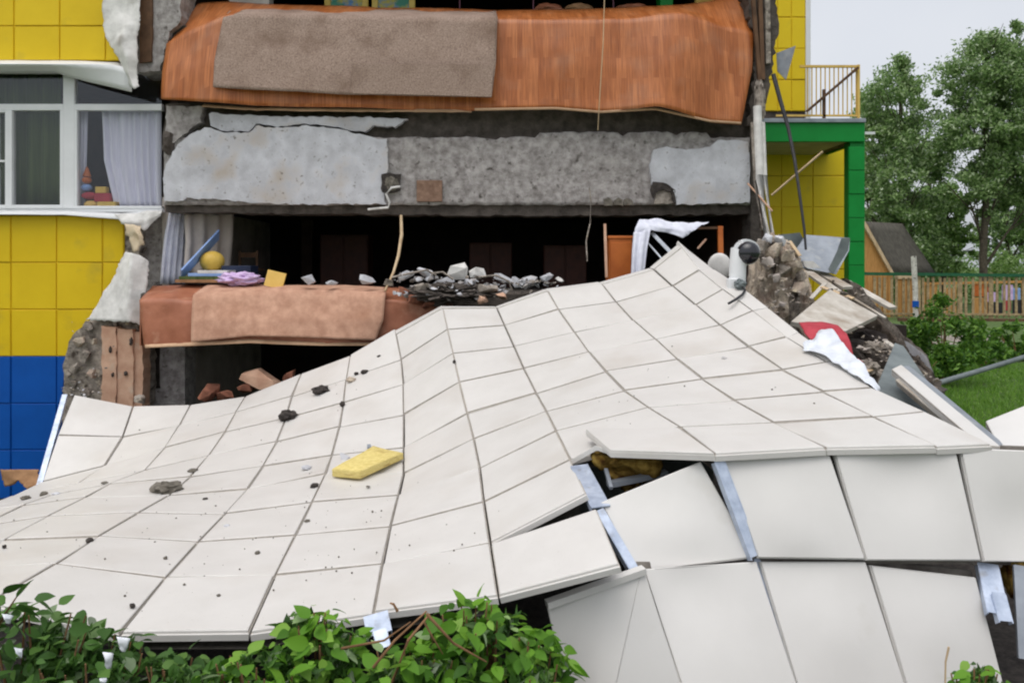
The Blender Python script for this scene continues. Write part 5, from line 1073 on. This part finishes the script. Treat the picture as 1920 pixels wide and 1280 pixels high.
def shrub(label, c, r, nl, size, m, seed, name='garden_shrub', group=None, stems=9):
    t = thing(name, label, 'shrub', (c[0], c[1], c[2] - r[2]), group); rr = random.Random(seed)
    for i in range(stems):
        e = Vector(c) + Vector((rr.uniform(-.7, .7) * r[0], rr.uniform(-.6, .6) * r[1], rr.uniform(-.1, .8) * r[2])); b_ = Vector((c[0] + rr.uniform(-.2, .2) * r[0], c[1] + rr.uniform(-.2, .2) * r[1], c[2] - r[2]))
        tube('stem', [b_, b_.lerp(e, .5) + Vector((0, 0, .04)), e], [.014, .01, .004], M['stem'], t, 5)
    crown('foliage', [(c[0], c[1], c[2], r[0], r[1], r[2])], nl, size, m, t, seed, 30); return t
c = P(1775, 650, 11.2); shrub('rounded bright green shrub on the lawn beside the broken slab', (c.x, c.y, .62), (.47, .45, .66), 5200, .085, M['shrub_leaf'], 11)
c = P(1720, 700, 10.2); shrub('low dark shrub in front of the rounded shrub beside the broken slab', (c.x, c.y, .28), (.3, .3, .3), 1600, .07, M['shrub_leaf'], 12)
for i, (x, y, d2, r_, lab) in enumerate([(1845, 660, 13, .32, 'low leafy plant right of the rounded shrub'), (1900, 655, 14, .4, 'low leafy plant at the right frame edge below the fence'), (1975, 650, 14, .4, 'leafy plant beyond the right frame edge')]):
    c = P(x, y, d2); shrub(lab, (c.x, c.y, r_ * .8), (r_ * 1.1, r_, r_ * .85), 1300, .10, M['shrub_leaf'], 13 + i, 'garden_plant', None, 5)
for i, (x, d2, w_, h_) in enumerate([(1720, 34, 90, 1.9), (1850, 35, 90, 2.5), (1990, 34, 90, 2.2)]):
    c = P(x, 560, d2); shrub(['dark hedge bush behind the playhouse', 'dark hedge bush under the broad tree', 'dark hedge bush at the right frame edge'][i], (c.x, c.y, h_ * .55), (w_ / F * d2 * .8, 1.0, h_ * .6), 4000, .16, M['tree_leaf'], 18 + i, 'hedge_bush')
tl_ = thing('tree_line', 'far line of trees on the horizon behind everything', 'trees', (30, 90, 0)); 
crown('foliage', [(14 + 9 * i, 92 + 4 * (i % 3), 3.2, 6, 3, 3.4 + .7 * (i % 2)) for i in range(9)], 9000, .55, M['tree_leaf2'], tl_, 31, 20); tl_['kind'] = 'stuff'
# lawn blades
gv, gf = [], []; gr = random.Random(9)
for _ in range(26000):
    d2 = gr.uniform(6.2, 13.5); x = gr.uniform(.48, .70) * d2 + gr.uniform(-.2, .2)
    z = ground_z(x, d2); h = gr.uniform(.025, .08); a = gr.uniform(0, 6.28); w_ = .004 + .003 * gr.random(); ln = Vector((gr.gauss(0, .35), gr.gauss(0, .35), 1)) * h
    b0 = Vector((x, d2, z - .004)); s = Vector((math.cos(a), math.sin(a), 0)) * w_; k = len(gv)
    gv += [b0 - s, b0 + s, b0 + ln]; gf.append((k, k + 1, k + 2))
o = mesh_obj('grass', gv, gf, M['grass']); o['kind'] = 'stuff'; o['label'] = 'short green grass of the lawn at the right'

# foreground bushes: every leaf its own part
def leaf_mesh(seed, w=.62):
    rr = random.Random(seed); V = []; Fc = []; n = 6
    for i in range(n + 1):
        u = i / n; hw = w * .5 * (math.sin(math.pi * u ** .72)) * (1 if 0 < i < n else 0) * rr.uniform(.93, 1.07); droop = -.22 * u * u
        V += [(u, -hw, droop + .10 * hw), (u, 0, droop - .02), (u, hw, droop + .10 * hw)]
    for i in range(n):
        a = i * 3; Fc += [(a, a + 3, a + 4, a + 1), (a + 1, a + 4, a + 5, a + 2)]
    me = bpy.data.meshes.new('leaf'); me.from_pydata(V, [], Fc); me.update(); me.shade_smooth(); return me
LM = {k: [leaf_mesh(s) for s in range(3)] for k in ('leaf_bright', 'leaf_dark')}
for k, ms_ in LM.items():
    for me in ms_: me.materials.append(M[k])
def bush(label, c, r, nleaf, size, mk, seed, nsub=900, bright=.0):
    t = thing('leafy_bush', label, 'bush', (c[0], c[1], -.62), 'leafy bushes in front of the fallen wall'); rr = random.Random(seed)
    base = Vector((c[0], c[1] + .05, -.62)); tips = []
    for i in range(12):
        th = rr.uniform(0, 6.28); ph_ = rr.uniform(.1, 1.25)
        e = Vector(c) + Vector((math.cos(th) * math.sin(ph_) * r[0], math.sin(th) * math.sin(ph_) * r[1], math.cos(ph_) * r[2] * rr.uniform(.6, 1)))
        b_ = base + Vector((rr.uniform(-.3, .3) * r[0], rr.uniform(-.2, .2) * r[1], 0)); m_ = b_.lerp(e, .55) + Vector((0, 0, .08)); tips.append((b_, m_, e))
        tube('stem', [b_, m_, e], [.009, .007, .003], M['stem'], t, 5)
    for i in range(nleaf):
        while 1:
            q = Vector((rr.uniform(-1, 1), rr.uniform(-1, .8), rr.uniform(-.5, 1)))
            if .45 < q.length < 1.0: break
        p = Vector(c) + Vector((q.x * r[0], q.y * r[1], q.z * r[2]))
        if rr.random() < .35:
            b_, m_, e = rr.choice(tips); u = rr.uniform(.5, 1); p = m_.lerp(e, u * 1.0) + Vector((rr.gauss(0, .03), rr.gauss(0, .03), rr.gauss(0, .03)))
        me = rr.choice(LM[mk]); o = bpy.data.objects.new('leaf', me); COL.objects.link(o); WL[o] = p
        az = math.atan2(q.y, q.x) + rr.gauss(0, .9); tilt = rr.gauss(.15, .45); roll = rr.gauss(0, .5); s = size * rr.choice((.5, .7, .85, 1, 1.1, 1.3)) * rr.uniform(.9, 1.1)
        o.matrix_world = Matrix.Translation(p) @ Matrix.Rotation(az, 4, 'Z') @ Matrix.Rotation(tilt, 4, 'Y') @ Matrix.Rotation(roll, 4, 'X') @ Matrix.Diagonal((s, s, s, 1))
        mw = o.matrix_world.copy(); o.parent = t; o.matrix_parent_inverse = Matrix.Translation(-WL[t]); o.matrix_basis = mw
    crown('inner_foliage', [(c[0], c[1] + .03, c[2] - r[2] * .25, r[0] * .8, r[1] * .75, r[2] * .9)], nsub, size * .9, M['leaf_dark'], t, seed + 1, 16)  # inner leaves coloured darker to stand for shade within the bush
    return t
def PB(x, y, d2): return P(x, y, d2)
for i, (x, y, d2, r, n, s, mk, lab) in enumerate([
    (20, 1215, 2.95, (.30, .24, .17), 170, .07, 'leaf_dark', 'dark leafy bush at the lower left corner, taller than its neighbour'),
    (150, 1262, 2.95, (.26, .22, .13), 160, .062, 'leaf_dark', 'dark leafy bush with pale leaf undersides, second from the left'),
    (320, 1290, 3.0, (.26, .2, .12), 150, .06, 'leaf_dark', 'low dark leafy bush in the shaded gap under the panel edge'),
    (470, 1285, 2.85, (.20, .2, .12), 170, .068, 'leaf_bright', 'low bright green bush left of the tall bright bushes'),
    (592, 1225, 3.05, (.18, .2, .16), 210, .072, 'leaf_bright', 'bright green bush touching the panel edge left of the metal bracket'),
    (770, 1275, 2.95, (.22, .2, .13), 180, .07, 'leaf_bright', 'bright green bush with brown twigs right of the metal bracket'),
    (895, 1205, 3.1, (.20, .2, .17), 210, .074, 'leaf_bright', 'tallest bright green bush beneath the panel edge'),
    (1000, 1262, 3.0, (.16, .2, .15), 160, .07, 'leaf_bright', 'bright green bush against the folded corner panel'),
    (1850, 1300, 3.2, (.15, .15, .10), 70, .06, 'leaf_bright', 'small green bush at the lower right corner')]):
    c = PB(x, y, d2); bush(lab, c, r, n, s, mk, 40 + i)
# twigs and shoots
tw = thing('broken_twigs', 'broken brown twigs lying among the bright green bushes', 'twigs', P(760, 1220, 2.95))
for a, b, c_, r in [((700, 1250), (740, 1200), (800, 1145), .006), ((735, 1280), (765, 1200), (806, 1150), .007), ((640, 1215), (720, 1200), (770, 1165), .005), ((800, 1150), (850, 1205), (912, 1240), .006), ((795, 1165), (815, 1200), (830, 1225), .004), ((745, 1145), (738, 1132), (732, 1130), .006)]:
    tube('twig', [P(*a, 2.86), P(*b, 2.85), P(*c_, 2.9)], [r, r * .8, r * .5], M['stem'], tw, 6)
sh = thing('leafy_shoot', 'dark leafy shoot reaching over the panel corner at the left edge', 'shoot', P(10, 1200, 2.9))
tube('stem', [P(-30, 1220, 2.9), P(10, 1150, 2.88), P(40, 1105, 2.88)], [.006, .004, .002], M['stem'], sh, 6)
for i, (x, y, az, tl2, s) in enumerate([(5, 1112, .4, -.5, .08), (30, 1120, 1.0, -.9, .075), (28, 1138, .1, .2, .1), (0, 1150, 2.6, .2, .09), (10, 1130, 2.9, -.2, .07), (20, 1165, -.3, .3, .1), (-10, 1170, 2.2, .1, .1), (45, 1140, .2, .0, .06)]):
    p = P(x, y, 2.84); o = bpy.data.objects.new('leaf', LM['leaf_dark'][i % 3]); COL.objects.link(o); WL[o] = p
    mw = Matrix.Translation(p) @ Matrix.Rotation(az, 4, 'Z') @ Matrix.Rotation(tl2, 4, 'Y') @ Matrix.Rotation(-.9, 4, 'X') @ Matrix.Diagonal((s, s, s, 1))
    o.parent = sh; o.matrix_parent_inverse = Matrix.Translation(-WL[sh]); o.matrix_basis = mw
o = tube('dry_stalk', [P(1772, 1300, 3.2), P(1773, 1240, 3.2), P(1779, 1212, 3.2)], [.004, .004, .005], M['wood'], None, 6); tag(o, 'thin dry stalk in front of the steep panels at the lower right', 'stalk')
for i, (x, y, w_, h_) in enumerate([(231, 1207, 13, 14), (203, 1237, 10, 16), (194, 1275, 6, 6), (36, 1222, 9, 10), (14, 1160, 12, 8)]):
    o = patch('paper_scrap', [[(x - w_, y - h_, 2.72), (x + w_, y - h_ * .8, 2.74)], [(x - w_ * .6, y, 2.71), (x + w_ * .7, y, 2.73)], [(x - w_ * .2, y + h_, 2.72), (x + w_ * .4, y + h_, 2.74)]], M['paper'], None, 6, 3, .012, 30, .001, 50 + i)
    tag(o, ['white paper scrap hanging just below a panel joint over the left bush', 'white paper scrap in the middle of the left bush', 'tiny white paper scrap at the bottom edge in the left bush', 'white paper scrap at the lower left in the dark bush', 'white paper scrap under the leafy shoot at the left edge'][i], 'paper')
ug = thing('undergrowth', 'low dark undergrowth covering the soil under the bushes', 'undergrowth', (0, 2.8, -.6)); ug['kind'] = 'stuff'
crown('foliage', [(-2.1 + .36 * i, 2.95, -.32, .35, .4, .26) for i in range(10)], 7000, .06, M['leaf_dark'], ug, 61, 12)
sx = [-6 + .4 * i for i in range(25)]; sy = [1.9 + .4 * i for i in range(21)]
sb_ = mesh_obj('soil', [(x, y, max(ground_z(x, y), -1.45) + .035) for y in sy for x in sx], [(j * 25 + i, j * 25 + i + 1, (j + 1) * 25 + i + 1, (j + 1) * 25 + i) for j in range(20) for i in range(24)], M['soil'], None, 180); sb_['kind'] = 'structure'
